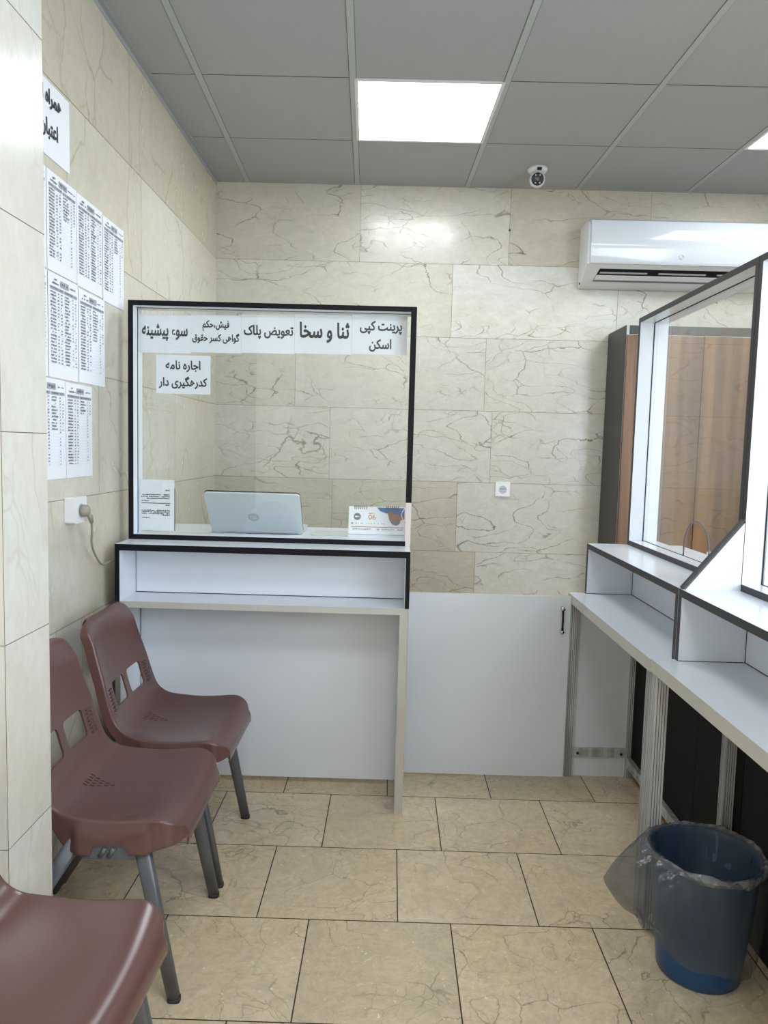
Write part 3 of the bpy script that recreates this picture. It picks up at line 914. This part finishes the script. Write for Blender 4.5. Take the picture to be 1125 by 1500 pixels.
RA, SA = right_module(2.932, 1.992, .738, 'white counter on the right standing against the gate, dark panel underneath',
                      'grey framed glass screen at right, the far one in front of the wooden cabinet', True)
RB, SB = right_module(1.986, .15, .742, 'nearer white counter at the right edge with the blue bin standing under it',
                      'nearer glass screen at the right edge, cut off by the frame', False)
# triangular gusset where the two screens meet
b = MB(); b.prism([(.790, .935), (.936, .935), (.936, 1.118)], (0, 1.972, 0), (1, 0, 0), (0, 0, 1), (0, .016, 0)); gu = b.build('gusset', 'white', SB)
d = Vector((.146, 0, .183)).normalized(); nn = Vector((-d.z, 0, d.x))
b = MB(); p0 = Vector((.784, 1.9715, .935)); p1 = Vector((.934, 1.9715, 1.122))
b.add([p0, p1, p1 + nn * .005, p0 + nn * .006] + [q + Vector((0, .017, 0)) for q in (p0, p1, p1 + nn * .005, p0 + nn * .006)], [(0, 1, 2, 3), (7, 6, 5, 4), (0, 4, 5, 1), (1, 5, 6, 2), (2, 6, 7, 3), (3, 7, 4, 0)])
b.build('edge_band', 'grey_edge', gu)

b = MB(); b.box(1.045, 1.125, 2.36, 2.46, .9355, .975)
wb = recenter(b.build('small_box', 'socket', bevel=.002), (1.085, 2.41, .9355))
tag(wb, 'small white box on the ledge behind the far right glass screen', 'box')

# ------------------------------------------------------------------ wooden cabinet in the corner
CB = thing('cupboard', 'tall graphite cupboard with walnut doors standing at the back wall', 'cupboard', (1.65, 4.0, 0))
cx0, cx1, cy0, cy1, cz1 = 1.18, 2.12, 3.905, 4.225, 1.943
b = MB(); b.box(cx0, cx0 + .018, cy0, cy1, 0, cz1); b.build('side_panel', 'graphite', CB)
b = MB(); b.box(cx1 - .018, cx1, cy0, cy1, 0, cz1); b.build('side_panel', 'graphite', CB)
b = MB(); b.box(cx0 + .018, cx1 - .018, cy0 + .006, cy1, cz1 - .05, cz1); b.build('top_panel', 'graphite', CB)
b = MB(); b.box(cx0 + .018, cx1 - .018, cy1 - .012, cy1, 0, cz1 - .05); b.build('back_panel', 'graphite', CB)
b = MB(); b.box(cx0 + .018, cx1 - .018, cy0 + .006, cy1 - .012, 0, .08); b.build('plinth', 'graphite', CB)
b = MB(); b.box(cx0 + .002, cx0 + .0165, cy0 - .0012, cy0, .0, cz1); b.build('edge_band', 'slat', CB)
xm = 1.572
for k, (a0, a1) in enumerate(((cx0 + .004, xm - .0015), (xm + .0015, cx1 - .004))):
    b = MB(); b.box(a0, a1, cy0 - .020, cy0 - .002, .085, cz1 - .052); dr = b.build('door', 'wood', CB, bevel=.001)
    b = MB(); b.box(a0, a1, cy0 - .020, cy0 - .003, cz1 - .052, cz1 - .0495); b.build('door_top_edge', 'slat', dr)
    hx = a1 - .03 if k == 0 else a0 + .03
    b = MB(); b.tube([(hx, cy0 - .021, .62), (hx, cy0 - .045, .63), (hx, cy0 - .045, .75), (hx, cy0 - .021, .76)], .005, 8); b.build('door_handle', 'chrome', dr)

# ------------------------------------------------------------------ air conditioner
AC = thing('air_conditioner', 'white wall mounted air conditioner high on the back wall', 'air conditioner', (1.55, 4.13, 2.18))
ax0, ax1 = 1.0, 2.09
prof = [(4.232, 2.185), (4.215, 2.182), (4.19, 2.186), (4.16, 2.196), (4.12, 2.222), (4.085, 2.250), (4.055, 2.268), (4.045, 2.278), (4.045, 2.47), (4.06, 2.495), (4.09, 2.506), (4.232, 2.508)]
b = MB(); b.prism(prof, (ax0, 0, 0), (0, 1, 0), (0, 0, 1), (ax1 - ax0, 0, 0)); body = b.build('body', 'ac_dull', AC)
fp = [(4.047, 2.281), (4.036, 2.281), (4.031, 2.288), (4.026, 2.40), (4.030, 2.47), (4.040, 2.499), (4.060, 2.511), (4.10, 2.513), (4.10, 2.506), (4.06, 2.495), (4.047, 2.47)]
b = MB(); b.prism(fp, (ax0 + .012, 0, 0), (0, 1, 0), (0, 0, 1), (ax1 - ax0 - .024, 0, 0)); fpn = b.build('front_panel', 'ac', AC)
for q in (body, fpn):
    q.data.set_sharp_from_angle(angle=math.radians(38))
    for p in q.data.polygons:
        p.use_smooth = True
b = MB(); b.box(ax0 + .012, ax1 - .012, 4.0345, 4.05, 2.2775, 2.2805); b.build('panel_seam', 'slat', AC)
# outlet: dark slot lying on the sloped underside with flaps
u = Vector((1, 0, 0)); v = Vector((0, .075, -.056)).normalized(); n = u.cross(v)
if n.z > 0:
    n = -n
oo = Vector((0, 4.070, 2.261))
b = MB(); b.prism([(ax0 + .075, -.004), (ax1 - .06, -.004), (ax1 - .06, .088), (ax0 + .055, .088)], oo + n * .0005, u, v, n * .0012); ot = b.build('air_outlet', 'black', AC)
b = MB()
b.prism([(ax0 + .066, .042), (ax1 - .075, .042), (ax1 - .065, .072), (ax0 + .06, .072)], oo + n * .0035, u, v, n * .003)
b.build('flap', 'ac_dull', ot)
b = MB(); b.prism([(ax0 + .058, .0735), (ax1 - .066, .0735), (ax1 - .062, .0875), (ax0 + .056, .0875)], oo + n * .0018, u, v, n * .001); b.build('flap_edge', 'socket_dark', ot)
for k in range(3):
    xa = ax0 + .08 + k * .31
    b = MB(); b.prism([(xa, .030), (xa + .25, .030), (xa + .25, .022), (xa, .022)], oo + n * .002, u, v, n * .003)
    b.prism([(xa + .12, .02), (xa + .124, .02), (xa + .124, .022), (xa + .12, .022)], oo + n * .002, u, v, n * .003); b.build('vane', 'slat', ot)
b = MB()
for r_, a0, a1, dx in ((.012, 20, 300, 0), (.007, 200, 480, .002)):
    b.tube([(1.485 + dx + r_ * math.cos(math.radians(a)), 4.0285, 2.318 + r_ * math.sin(math.radians(a))) for a in range(a0, a1, 20)], .0011, 6)
b.build('emblem', 'socket_grey', fpn)
b = MB(); b.tube([(ax0 - .004, 4.19, 2.205), (ax0 + .004, 4.19, 2.205)], .006, 8); b.build('side_screw', 'black', AC)

# dome camera
DC = thing('dome_camera', 'small white ceiling camera with a black face above the back wall', 'security camera', (.70, 3.94, ZC))
b = MB(); b.lathe([(0, -.022), (.040, -.022), (.050, -.012), (.052, -.0004), (0, -.0004)], (.70, 3.94, ZC), (0, 0, 1), 32); b.build('mount', 'ac_dull', DC)
cd = Vector((-.12, -.97, -.22)).normalized()
cc = Vector((.70, 3.935, ZC - .056))
b = MB(); b.lathe([(.0001, -.040)] + [(.040 * math.cos(a), .040 * math.sin(a)) for a in [(-80 + 10 * i) * PI / 180 for i in range(14)]] , cc, cd, 32); b.build('shell', 'ac', DC)
b = MB(); b.lathe([(.031, .024), (.030, .030), (.020, .033), (.0001, .022)], cc, cd, 28); fc = b.build('lens_face', 'black', DC)
b = MB(); b.lathe([(.012, .032), (.011, .024), (.0001, .0375)], cc, cd, 20); b.build('lens', 'ink_grey', fc)
b = MB()
ca = cd.cross(Vector((0, 0, 1))).normalized(); cb_ = ca.cross(cd)
for dx, dz in ((-.011, .018), (.010, .018), (-.011, -.018), (.010, -.018)):
    b.lathe([(.0045, .030), (.0042, .0345), (.0001, .035)], cc + ca * dx + cb_ * dz, cd, 12)
b.build('infrared_lamp', 'slat', fc)
b = MB(); b.box(.690, .712, 3.884, 3.896, ZC - .024, ZC - .012); b.build('cable_port', 'black', DC)

# ------------------------------------------------------------------ sockets
SK = thing('wall_socket', 'square white wall socket, empty, on the marble back wall', 'socket', (.631, YB, 1.07), 'wall sockets')
b = MB(); b.prism(rrect(.590, .672, 1.031, 1.112, .006), (0, YB - .010, 0), (1, 0, 0), (0, 0, 1), (0, .010, 0)); pl = b.build('plate', 'socket', SK)
b = MB(); b.lathe([(.0225, 0), (.0205, -.0012), (.0195, .0)], (.631, YB - .0102, 1.069), (0, 1, 0), 28); b.build('rim', 'socket_grey', pl)
b = MB(); b.lathe([(.0200, -.0006), (.0001, -.0006)], (.631, YB - .010, 1.069), (0, 1, 0), 28, smooth=False); b.build('well', 'socket_grey', pl)
b = MB()
for dx in (-.0095, .0, .0095):
    b.lathe([(.0026, -.0009), (.0001, -.0009)], (.631 + dx, YB - .010, 1.073), (0, 1, 0), 10, smooth=False)
b.build('pin_hole', 'black', pl)

SK2 = thing('wall_socket', 'white wall socket box with a plug in it, on the left wall', 'socket', (XL, 2.318, 1.07), 'wall sockets')
b = MB(); b.prism(rrect(2.274, 2.362, 1.031, 1.112, .006), (XL + .034, 0, 0), (0, 1, 0), (0, 0, 1), (-.033, 0, 0)); pl = b.build('back_box', 'socket', SK2)
b = MB(); b.lathe([(.0225, 0), (.0215, .0012), (.0001, .0012)], (XL + .034, 2.318, 1.069), (1, 0, 0), 26); b.build('well', 'socket_grey', pl)
CBL = thing('power_cable', 'grey plug and cable hanging from the left wall socket', 'cable', (XL + .035, 2.318, 1.05))
b = MB()
b.lathe([(.0001, .001), (.019, .001), (.019, .012), (.016, .022), (.010, .026), (.0001, .027)], (XL + .0345, 2.318, 1.069), (1, 0, 0), 20)
b.tube([(XL + .050, 2.320, 1.066), (XL + .056, 2.332, 1.050), (XL + .056, 2.346, 1.028)], [.010, .008, .0055], 12)
for k in range(4):
    b.tube([(XL + .056, 2.333 + .0035 * k, 1.050 - .0055 * k), (XL + .056, 2.3345 + .0035 * k, 1.0475 - .0055 * k)], .0088 - .0006 * k, 12)
b.build('plug', 'cable', CBL)
b = MB()
ctl = [(XL + .056, 2.345, 1.030), (XL + .050, 2.362, .995), (XL + .042, 2.378, .965), (XL + .036, 2.402, .938), (XL + .030, 2.435, .915), (XL + .026, 2.468, .893), (XL + .024, 2.50, .874), (XL + .024, 2.53, .866), (XL + .026, 2.58, .868), (XL + .028, 2.64, .862), (XL + .028, 2.70, .80)]
def catmull(p, m=6):
    p = [Vector(q) for q in p]
    out = []
    for i in range(len(p) - 1):
        a, b_, c, d_ = p[max(i - 1, 0)], p[i], p[i + 1], p[min(i + 2, len(p) - 1)]
        for k in range(m):
            t_ = k / m
            out.append(0.5 * ((2 * b_) + (c - a) * t_ + (2 * a - 5 * b_ + 4 * c - d_) * t_ ** 2 + (3 * b_ - a - 3 * c + d_) * t_ ** 3))
    out.append(p[-1])
    return out
b.tube(catmull(ctl), .0036, 8)
b.build('cord', 'cable', CBL)

b = MB(); b.lathe([(.0001, -.004), (.005, -.004), (.0055, 0)], (.614, YB, 2.492), (0, 1, 0), 12)
pg_ = recenter(b.build('screw_plug', 'black'), (.614, YB, 2.492))
tag(pg_, 'tiny dark screw plug in a tile joint high on the back wall', 'screw')

# ------------------------------------------------------------------ papers on the left wall
WX = XL + .0012
def wall_paper(name, label, cat, y0, y1, z0, z1, group, sl=0.0):
    root = thing(name, label, cat, (WX, (y0 + y1) / 2, z0), group)
    # a sheet with a very slight curl away from the wall
    b = MB(); n_ = 10
    vs_, fs_ = [], []
    for i in range(n_ + 1):
        f_ = i / n_
        y = y0 + (y1 - y0) * f_
        for j in range(n_ + 1):
            g_ = j / n_
            z = z0 + (z1 - z0) * g_ + sl * f_
            lift = .0004 + .0012 * max(0, abs(f_ - .5) * 2 - .6) ** 2 * (1 - g_) + .0005 * random.random() * (1 - g_)
            vs_.append((WX + lift, y, z))
    for i in range(n_):
        for j in range(n_):
            a = i * (n_ + 1) + j
            fs_.append((a, a + n_ + 1, a + n_ + 2, a + 1))
    b.add(vs_, fs_, 0, True)
    b.build('sheet', 'paper', root, recalc=False)
    return root

def table_sheet(label, y0, y1, z0, z1, group, rows=22, fill2=1.0, head=True):
    root = wall_paper('notice_sheet', label, 'notice', y0, y1, z0, z1, group)
    n = (.0022, 0, 0)
    A = ((WX, 0, 0), (0, 1, 0), (0, 0, 1), n)
    w = y1 - y0; h = z1 - z0
    b = MB()
    def q(a0, a1, c0, c1, mat):
        b.add([(WX + n[0] - .0002 * (mat == 1), y0 + w * a0, z1 - h * c1), (WX + n[0] - .0002 * (mat == 1), y0 + w * a1, z1 - h * c1), (WX + n[0] - .0002 * (mat == 1), y0 + w * a1, z1 - h * c0), (WX + n[0] - .0002 * (mat == 1), y0 + w * a0, z1 - h * c0)], [(0, 1, 2, 3)], mat)
    q(.39, .66, .045, .105, 1)
    dashes(b, y0 + w * .42, y0 + w * .63, z1 - h * .075, .008, *A, 0, .9)
    dashes(b, y0 + w * .12, y0 + w * .34, z1 - h * .092, .0045, *A, 0, .9)
    dashes(b, y0 + w * .19, y0 + w * .27, z1 - h * .055, .005, *A, 0, .9)
    dashes(b, y0 + w * .70, y0 + w * .93, z1 - h * .075, .0035, *A, 0, .8)
    q(.06, .485, .125, .155, 1); q(.515, .95, .125, .155, 1)
    dashes(b, y0 + w * .08, y0 + w * .47, z1 - h * .14, .004, *A, 0, .8)
    dashes(b, y0 + w * .53, y0 + w * .93, z1 - h * .14, .004, *A, 0, .8)
    for r in range(rows):
        c = .18 + r * .70 / rows
        z = z1 - h * c
        dashes(b, y0 + w * .07, y0 + w * .24, z, .0042, *A, 0, .93)
        dashes(b, y0 + w * .30, y0 + w * .345, z, .0036, *A, 0, .9)
        dashes(b, y0 + w * .40, y0 + w * .45, z, .0036, *A, 0, .8)
        if r < rows * fill2:
            dashes(b, y0 + w * .53, y0 + w * random.uniform(.66, .74), z, .0042, *A, 0, .93)
        dashes(b, y0 + w * .79, y0 + w * .82, z, .0034, *A, 0, .9)
        if r < rows * fill2:
            dashes(b, y0 + w * .88, y0 + w * .93, z, .0032, *A, 0, .7)
        q(.06, .95, c + .012, c + .0135, 2)
    b.build('print', ['ink_grey', 'ink_mid', 'pale_blue'], root, recalc=False)

G = 'printed tables on the left wall'
table_sheet('printed table sheet in the top row, nearest the dark framed glass', 2.592, 2.790, 1.762, 2.045, G, fill2=.25)
table_sheet('printed table sheet in the top row, second from the dark framed glass', 2.382, 2.588, 1.768, 2.050, G, fill2=1)
table_sheet('printed table sheet in the top row, second from the tiled pier', 2.178, 2.380, 1.772, 2.052, G, fill2=.35)
table_sheet('printed table sheet in the top row, mostly hidden by the tiled pier', 1.972, 2.175, 1.772, 2.052, G, fill2=.1)
table_sheet('printed table sheet in the middle row, the one farthest from the pier', 2.390, 2.604, 1.470, 1.762, G, fill2=.5)
table_sheet('printed table sheet in the middle row, between two others', 2.180, 2.386, 1.468, 1.768, G, fill2=1)
table_sheet('printed table sheet in the middle row, mostly hidden by the tiled pier', 1.972, 2.176, 1.468, 1.768, G, fill2=.8)
table_sheet('printed table sheet in the bottom row above the plugged socket, right one', 2.290, 2.490, 1.170, 1.462, G, fill2=.2)
table_sheet('printed table sheet in the bottom row, the one beside the tiled pier', 2.088, 2.288, 1.170, 1.464, G, fill2=.5)
root = wall_paper('paper_sign', 'white paper sign with large black lettering high on the left wall', 'paper sign', 2.045, 2.335, 2.085, 2.292, None)
b = MB()
put_text(b, 'همراه اول', 2.188, 2.245, .175, (WX, 0, 0), (0, 1, 0), (0, 0, 1), (.0022, 0, 0), .024, height=.052)
b.build('lettering', 'ink', root, recalc=False)
b = MB()
put_text(b, 'اعتباری', 2.190, 2.160, .125, (WX, 0, 0), (0, 1, 0), (0, 0, 1), (.0022, 0, 0), .024, height=.056)
b.build('lettering', 'ink', root, recalc=False)

# ------------------------------------------------------------------ plastic chairs
def eval_mesh(o):
    dg = bpy.context.evaluated_depsgraph_get()
    return bpy.data.meshes.new_from_object(o.evaluated_get(dg))

def temp(me):
    o = bpy.data.objects.new('temporary', me); COL.objects.link(o); return o

def chair_shell():
    ctl = [(-.200, .700), (-.203, .740), (-.197, .759), (-.182, .764), (-.172, .750), (-.162, .715), (-.144, .650), (-.122, .580), (-.102, .510), (-.082, .462), (-.050, .432),
           (-.010, .420), (.050, .414), (.110, .414), (.165, .419), (.205, .420), (.232, .412), (.248, .394), (.252, .374), (.250, .358)]
    pts = catmull([(x, 0, z) for x, z in ctl], 8)
    L = [0]
    for i in range(1, len(pts)):
        L.append(L[-1] + (pts[i] - pts[i - 1]).length)
    N = 84
    prof = []
    j = 0
    for k in range(N + 1):
        s = L[-1] * k / N
        while j < len(L) - 2 and L[j + 1] < s:
            j += 1
        f_ = (s - L[j]) / max(1e-9, L[j + 1] - L[j])
        prof.append((pts[j].lerp(pts[j + 1], min(max(f_, 0), 1)), s))
    # arc lengths of landmarks
    def s_at(ix):
        return L[ix * 8]
    s_top, s_junc, s_front = s_at(3), s_at(9), s_at(16)
    s_end = L[-1]
    def sm(a, b_, x):
        t_ = min(max((x - a) / (b_ - a), 0), 1); return t_ * t_ * (3 - 2 * t_)
    vs_, fs_ = [], []
    ts = [-1 + 2 * i / 26 for i in range(27)]
    SK_ = 9
    for k, (p, s) in enumerate(prof):
        a = prof[max(k - 1, 0)][0]; b_ = prof[min(k + 1, N)][0]
        tg = (b_ - a).normalized()
        nrm = Vector((-tg.z, 0, tg.x))
        if nrm.z < 0 and nrm.x < 0:
            pass
        # make the normal point to the sitter (up on the seat, forward on the back)
        nrm = Vector((-tg.z, 0, tg.x))
        x, z = p.x, p.z
        wmid = .166 + .022 * sm(s_top, s_junc, s) + .014 * sm(s_junc, s_junc + .12, s)
        w = wmid
        r = .055
        dtop = s - s_top
        if dtop < r:
            q_ = max(dtop, 0.0)
            w = wmid - r + math.sqrt(max(0, r * r - (r - q_) ** 2)) 
            w = max(w, wmid - r)
        rf = .06
        df = s_front + .012 - s
        if df < rf:
            q_ = max(df, 0.0)
            w = wmid - rf * .75 * (1 - math.sqrt(max(0, 1 - (1 - q_ / rf) ** 2)))
        back = 1 - sm(s_junc - .03, s_junc + .05, s)
        # skirt depth
        dsk = .028 * back + (1 - back) * (.036 + .044 * (sm(-.085, -.005, x) * (1 - sm(.165, .235, x))))
        dsk *= sm(s_top - .02, s_top + .05, s)
        if x > .08 and back < .01:
            dsk = z - (.340 + .034 * sm(.160, .250, x))
        dsk = max(dsk, .004)
        hollow = .016 * (1 - back) + .014 * back
        hollow *= sm(s_top, s_top + .08, s) * (1 - sm(s_front - .05, s_front + .02, s))
        row = []
        for t_ in ts:
            e_ = abs(t_)
            off = hollow * (e_ ** 2.2) 
            row.append(Vector((x, w * t_, z)) + nrm * off)
        down = (-nrm * back + Vector((0, 0, -1)) * (1 - back)).normalized()
        for side in (-1, 1):
            top = row[-1] if side > 0 else row[0]
            sk = []
            rr = min(.007, dsk * .5)
            bul = .008 * sm(-.008, .006, x) * (1 - sm(.166, .180, x)) * (1 - back)
            for i in range(1, SK_ + 1):
                g_ = i / SK_
                if i <= 3:
                    an = g_ * SK_ / 3 * PI / 2
                    o_ = Vector((0, side * rr * math.sin(an), 0)) + down * rr * (1 - math.cos(an))
                else:
                    h_ = (i - 3) / (SK_ - 3)
                    o_ = Vector((0, side * (rr + .004 * h_ + bul * min(1, h_ * 3.0)), 0)) + down * (rr + (dsk - rr) * h_)
                sk.append(top + o_)
            if side > 0:
                row = row + sk
            else:
                row = list(reversed(sk)) + row
        vs_ += row
    nc = 27 + 2 * SK_
    for i in range(N):
        for j_ in range(nc - 1):
            a = i * nc + j_
            fs_.append((a, a + 1, a + nc + 1, a + nc))
    me = bpy.data.meshes.new('shell'); me.from_pydata(vs_, [], fs_)
    bm_ = bmesh.new(); bm_.from_mesh(me); bmesh.ops.recalc_face_normals(bm_, faces=bm_.faces)
    # orient upwards
    up = sum(f.normal.z for f in bm_.faces if f.calc_center_median().z > .40 and abs(f.calc_center_median().y) < .1 and f.calc_center_median().x > 0)
    if up < 0:
        bmesh.ops.reverse_faces(bm_, faces=bm_.faces)
    bm_.to_mesh(me); bm_.free()
    o = temp(me)
    so = o.modifiers.new('solid', 'SOLIDIFY'); so.thickness = .0055; so.offset = -1
    sb = o.modifiers.new('smooth', 'SUBSURF'); sb.levels = 1; sb.render_levels = 1
    m1 = eval_mesh(o); bpy.data.objects.remove(o)
    o = temp(m1)
    # cutters
    c = MB()
    bd = Vector((.30, 0, -.954)).normalized()       # down along the back
    bn = Vector((.954, 0, .30)).normalized()
    for sd in (-1, 1):
        poly = rrect(.016, .120, -.036, .040, .014)
        poly = [(sd * a, b_) for a, b_ in poly]
        c.prism(poly, Vector((-.109, 0, .531)) - bn * .05, (0, 1, 0), -bd, bn * .12)
    for r_ in range(5):
        for i in range(5 - r_):
            yy_ = (i - (4 - r_) / 2) * .0135
            xx_ = -.045 + r_ * .0148
            c.prism(rrect(xx_ - .0058, xx_ + .0058, yy_ - .0027, yy_ + .0027, .0025, 2), (0, 0, .38), (1, 0, 0), (0, 1, 0), (0, 0, .07))
    for sd in (-1, 1):
        poly = [(.030, .30), (.132, .30), (.130, .364)] + arc(.114, .364, .016, 0, 90, 5) + arc(.060, .364, .016, 90, 160, 5)
        c.prism(poly, (0, sd * .195, 0), (1, 0, 0), (0, 0, 1), (0, sd * .06, 0))
    cm = bpy.data.meshes.new('cut'); cm.from_pydata(c.v, [], c.f)
    bm_ = bmesh.new(); bm_.from_mesh(cm); bmesh.ops.recalc_face_normals(bm_, faces=bm_.faces); bm_.to_mesh(cm); bm_.free()
    co_ = temp(cm)
    bo = o.modifiers.new('cut', 'BOOLEAN'); bo.object = co_; bo.operation = 'DIFFERENCE'; bo.solver = 'EXACT'
    bpy.context.view_layer.update()
    m2 = eval_mesh(o)
    bpy.data.objects.remove(o); bpy.data.objects.remove(co_)
    for p in m2.polygons:
        p.use_smooth = True
    m2.set_sharp_from_angle(angle=math.radians(42))
    m2.materials.clear(); m2.materials.append(M['maroon'])
    m2.name = 'shell'
    return m2

SHELL = chair_shell()

def make_chair(label, loc, rz):
    root = thing('plastic_chair', label, 'chair', (0, 0, 0), 'maroon plastic chairs along the left wall')
    sh = bpy.data.objects.new('shell', SHELL); COL.objects.link(sh); sh.parent = root; ORG[sh.name] = Vector()
    b = MB()
    for sd in (-1, 1):
        for k in range(7):
            f_ = k / 6
            z = .500 + .060 * f_; x = -.0965 - .018 * f_
            b.tube([(x + .0085, sd * .136, z), (x + .0105, sd * .160, z)], .0022, 6)
    b.build('grip_ribs', 'maroon', root)
    for sd in (-1, 1):
        b = MB()
        poly = [(.020, .343), (.140, .343), (.138, .370)] + arc(.120, .370, .016, 0, 90, 5) + arc(.056, .370, .016, 90, 160, 5)
        b.prism(poly, (0, sd * .208, 0), (1, 0, 0), (0, 0, 1), (0, sd * .005, 0))
        br = b.build('leg_bracket', 'grey_steel', root)
        b = MB()
        for dx in (0, .020):
            p = [(.062 + dx, sd * .2135, .350), (.076 + dx, sd * .2145, .372)]
            b.tube([p[0], p[1]], [.0055, .0055], 10)
        b.build('bracket_rib', 'grey_steel', br)
        for x0_, x1_ in ((.150, .228), (.006, -.232)):
            tp = Vector((x0_, sd * .198, .385)); ft = Vector((x1_, sd * .203, .004))
            b = MB()
            b.tube([tp, tp.lerp(ft, .5), ft], [(.0125, .0185), (.012, .0170), (.0115, .0145)], 20, sq=.62)
            lg = b.build('leg', 'grey_steel', root)
            b = MB(); b.tube([ft + Vector((0, 0, .006)), ft + Vector((0, 0, -.004))], [(.0122, .0152), (.0122, .0152)], 20, sq=.62); b.build('foot', 'foot', lg)
    for z, x in ((.385, .150), (.385, .006)):
        b = MB(); b.tube([(x, -.195, z), (x, .195, z)], .010, 10); b.build('cross_tube', 'grey_steel', root)
    root.location = loc; root.rotation_euler = (0, 0, rz)
    ORG[root.name] = Vector(loc)
    return root

def copy_tree(o, parent=None):
    c = o.copy(); COL.objects.link(c)
    if parent:
        c.parent = parent
    for ch in [x for x in bpy.data.objects if x.parent == o]:
        copy_tree(ch, c)
    return c

ch1 = make_chair('maroon plastic chair farthest away, beside the white counter', (-.700, 2.288, 0), 0)
ch2 = copy_tree(ch1); ch2.location = (-.700, 1.831, 0); ch2.rotation_euler = (0, 0, math.radians(.5))
ch2['label'] = 'maroon plastic chair in the middle, its back partly hidden by the tiled pier'
ch3 = copy_tree(ch1); ch3.location = (-.640, 1.135, 0); ch3.rotation_euler = (0, 0, math.radians(-2))
ch3['label'] = 'maroon plastic chair at the lower left corner, only its seat edge in view'

# ------------------------------------------------------------------ waste bin with a bag
BX, BY = .808, 1.80
BN = thing('waste_bin', 'blue plastic waste bin standing under the nearer right counter', 'waste bin', (BX, BY, 0))
b = MB()
b.lathe([(.0001, .0), (.096, .0), (.100, .004), (.102, .03), (.131, .300), (.135, .304), (.133, .307), (.128, .304), (.098, .012), (.0001, .010)], (BX, BY, 0), (0, 0, 1), 48)
b.build('bucket', 'blue', BN)
# thin clear bag folded over the rim: one loft, inside -> rim -> outside, with a loose lobe to the left
def bag():
    n, prof = 96, []
    prof = [(.093, .05, 0), (.108, .14, 0), (.121, .23, 0), (.126, .285, 0), (.129, .306, 0), (.136, .313, .2), (.1405, .306, .4), (.142, .290, .5), (.143, .255, .7), (.142, .21, .8), (.139, .165, .85), (.135, .12, .9), (.131, .085, .95), (.128, .062, 1)]
    rnd = [random.uniform(-1, 1) for _ in range(n)]
    vs_, fs_ = [], []
    for i, (r, z, o_) in enumerate(prof):
        for k in range(n):
            a = 2 * PI * k / n
            wr = .0026 * math.sin(a * 11 + i * .5 + 1.5 * math.sin(a * 3)) + .0018 * math.sin(a * 27 + i * .6) + .0010 * rnd[k]
            if z > .27:
                wr = wr * 1.2 + .0022 * rnd[(k * 7 + i * 5) % n]
            outw = o_ > 0
            rr = r + (abs(wr) if outw else -abs(wr) * 1.5)
            zz = z
            if outw:
                # loose lobe hanging out to the left (towards -x)
                dl = math.cos(a - math.radians(192))
                lobe = max(0, dl) ** 5
                t_ = (o_ - .2) / .8
                rr += lobe * .115 * math.sin(PI * min(1, max(0, (.31 - z) / .20))) ** .8 if z > .11 else lobe * .012
                zz += -.010 * t_ * math.sin(a * 5) * .5 + (.055 * t_ ** 3 * lobe)
                if i == len(prof) - 1:
                    zz += .008 * math.sin(a * 3 + 1) + .002 * rnd[k]
            else:
                pass
            if i in (3, 4, 5, 6, 7):
                rr += .0035 * rnd[(k * 11 + i * 17) % n] * (1 if outw else .6)
                zz += .004 * math.sin(a * 2 + .5) + .0035 * rnd[(k * 3 + i) % n] + .012 * max(0, math.cos(a - math.radians(160))) ** 4
            vs_.append((BX + rr * math.cos(a), BY + rr * math.sin(a), zz))
    for i in range(len(prof) - 1):
        for k in range(n):
            k2 = (k + 1) % n
            fs_.append((i * n + k, i * n + k2, (i + 1) * n + k2, (i + 1) * n + k))
    b = MB(); b.add(vs_, fs_, 0, True)
    o = recenter(b.build('bin_bag', 'film'), (BX, BY, .06))
    # the gathered, crumpled turn of film along the rim
    vs_, fs_ = [], []
    m_ = 7
    for k in range(n):
        a = 2 * PI * k / n
        for j in range(m_):
            an = 2 * PI * j / m_
            q = .0065 + .0035 * random.random() + .002 * math.sin(a * 9)
            rr = .1385 + q * math.cos(an) * .75
            vs_.append((BX + rr * math.cos(a), BY + rr * math.sin(a), .3035 + q * math.sin(an) * 1.25 + .004 * math.sin(a * 2 + .5)))
    for k in range(n):
        for j in range(m_):
            k2, j2 = (k + 1) % n, (j + 1) % m_
            fs_.append((k * m_ + j, k2 * m_ + j, k2 * m_ + j2, k * m_ + j2))
    b = MB(); b.add(vs_, fs_, 0, False)
    b.build('gathered_rim', 'film_thick', o)
    tag(o, 'clear plastic bag folded over the rim of the blue bin, loose on the left', 'bin bag')
bag()
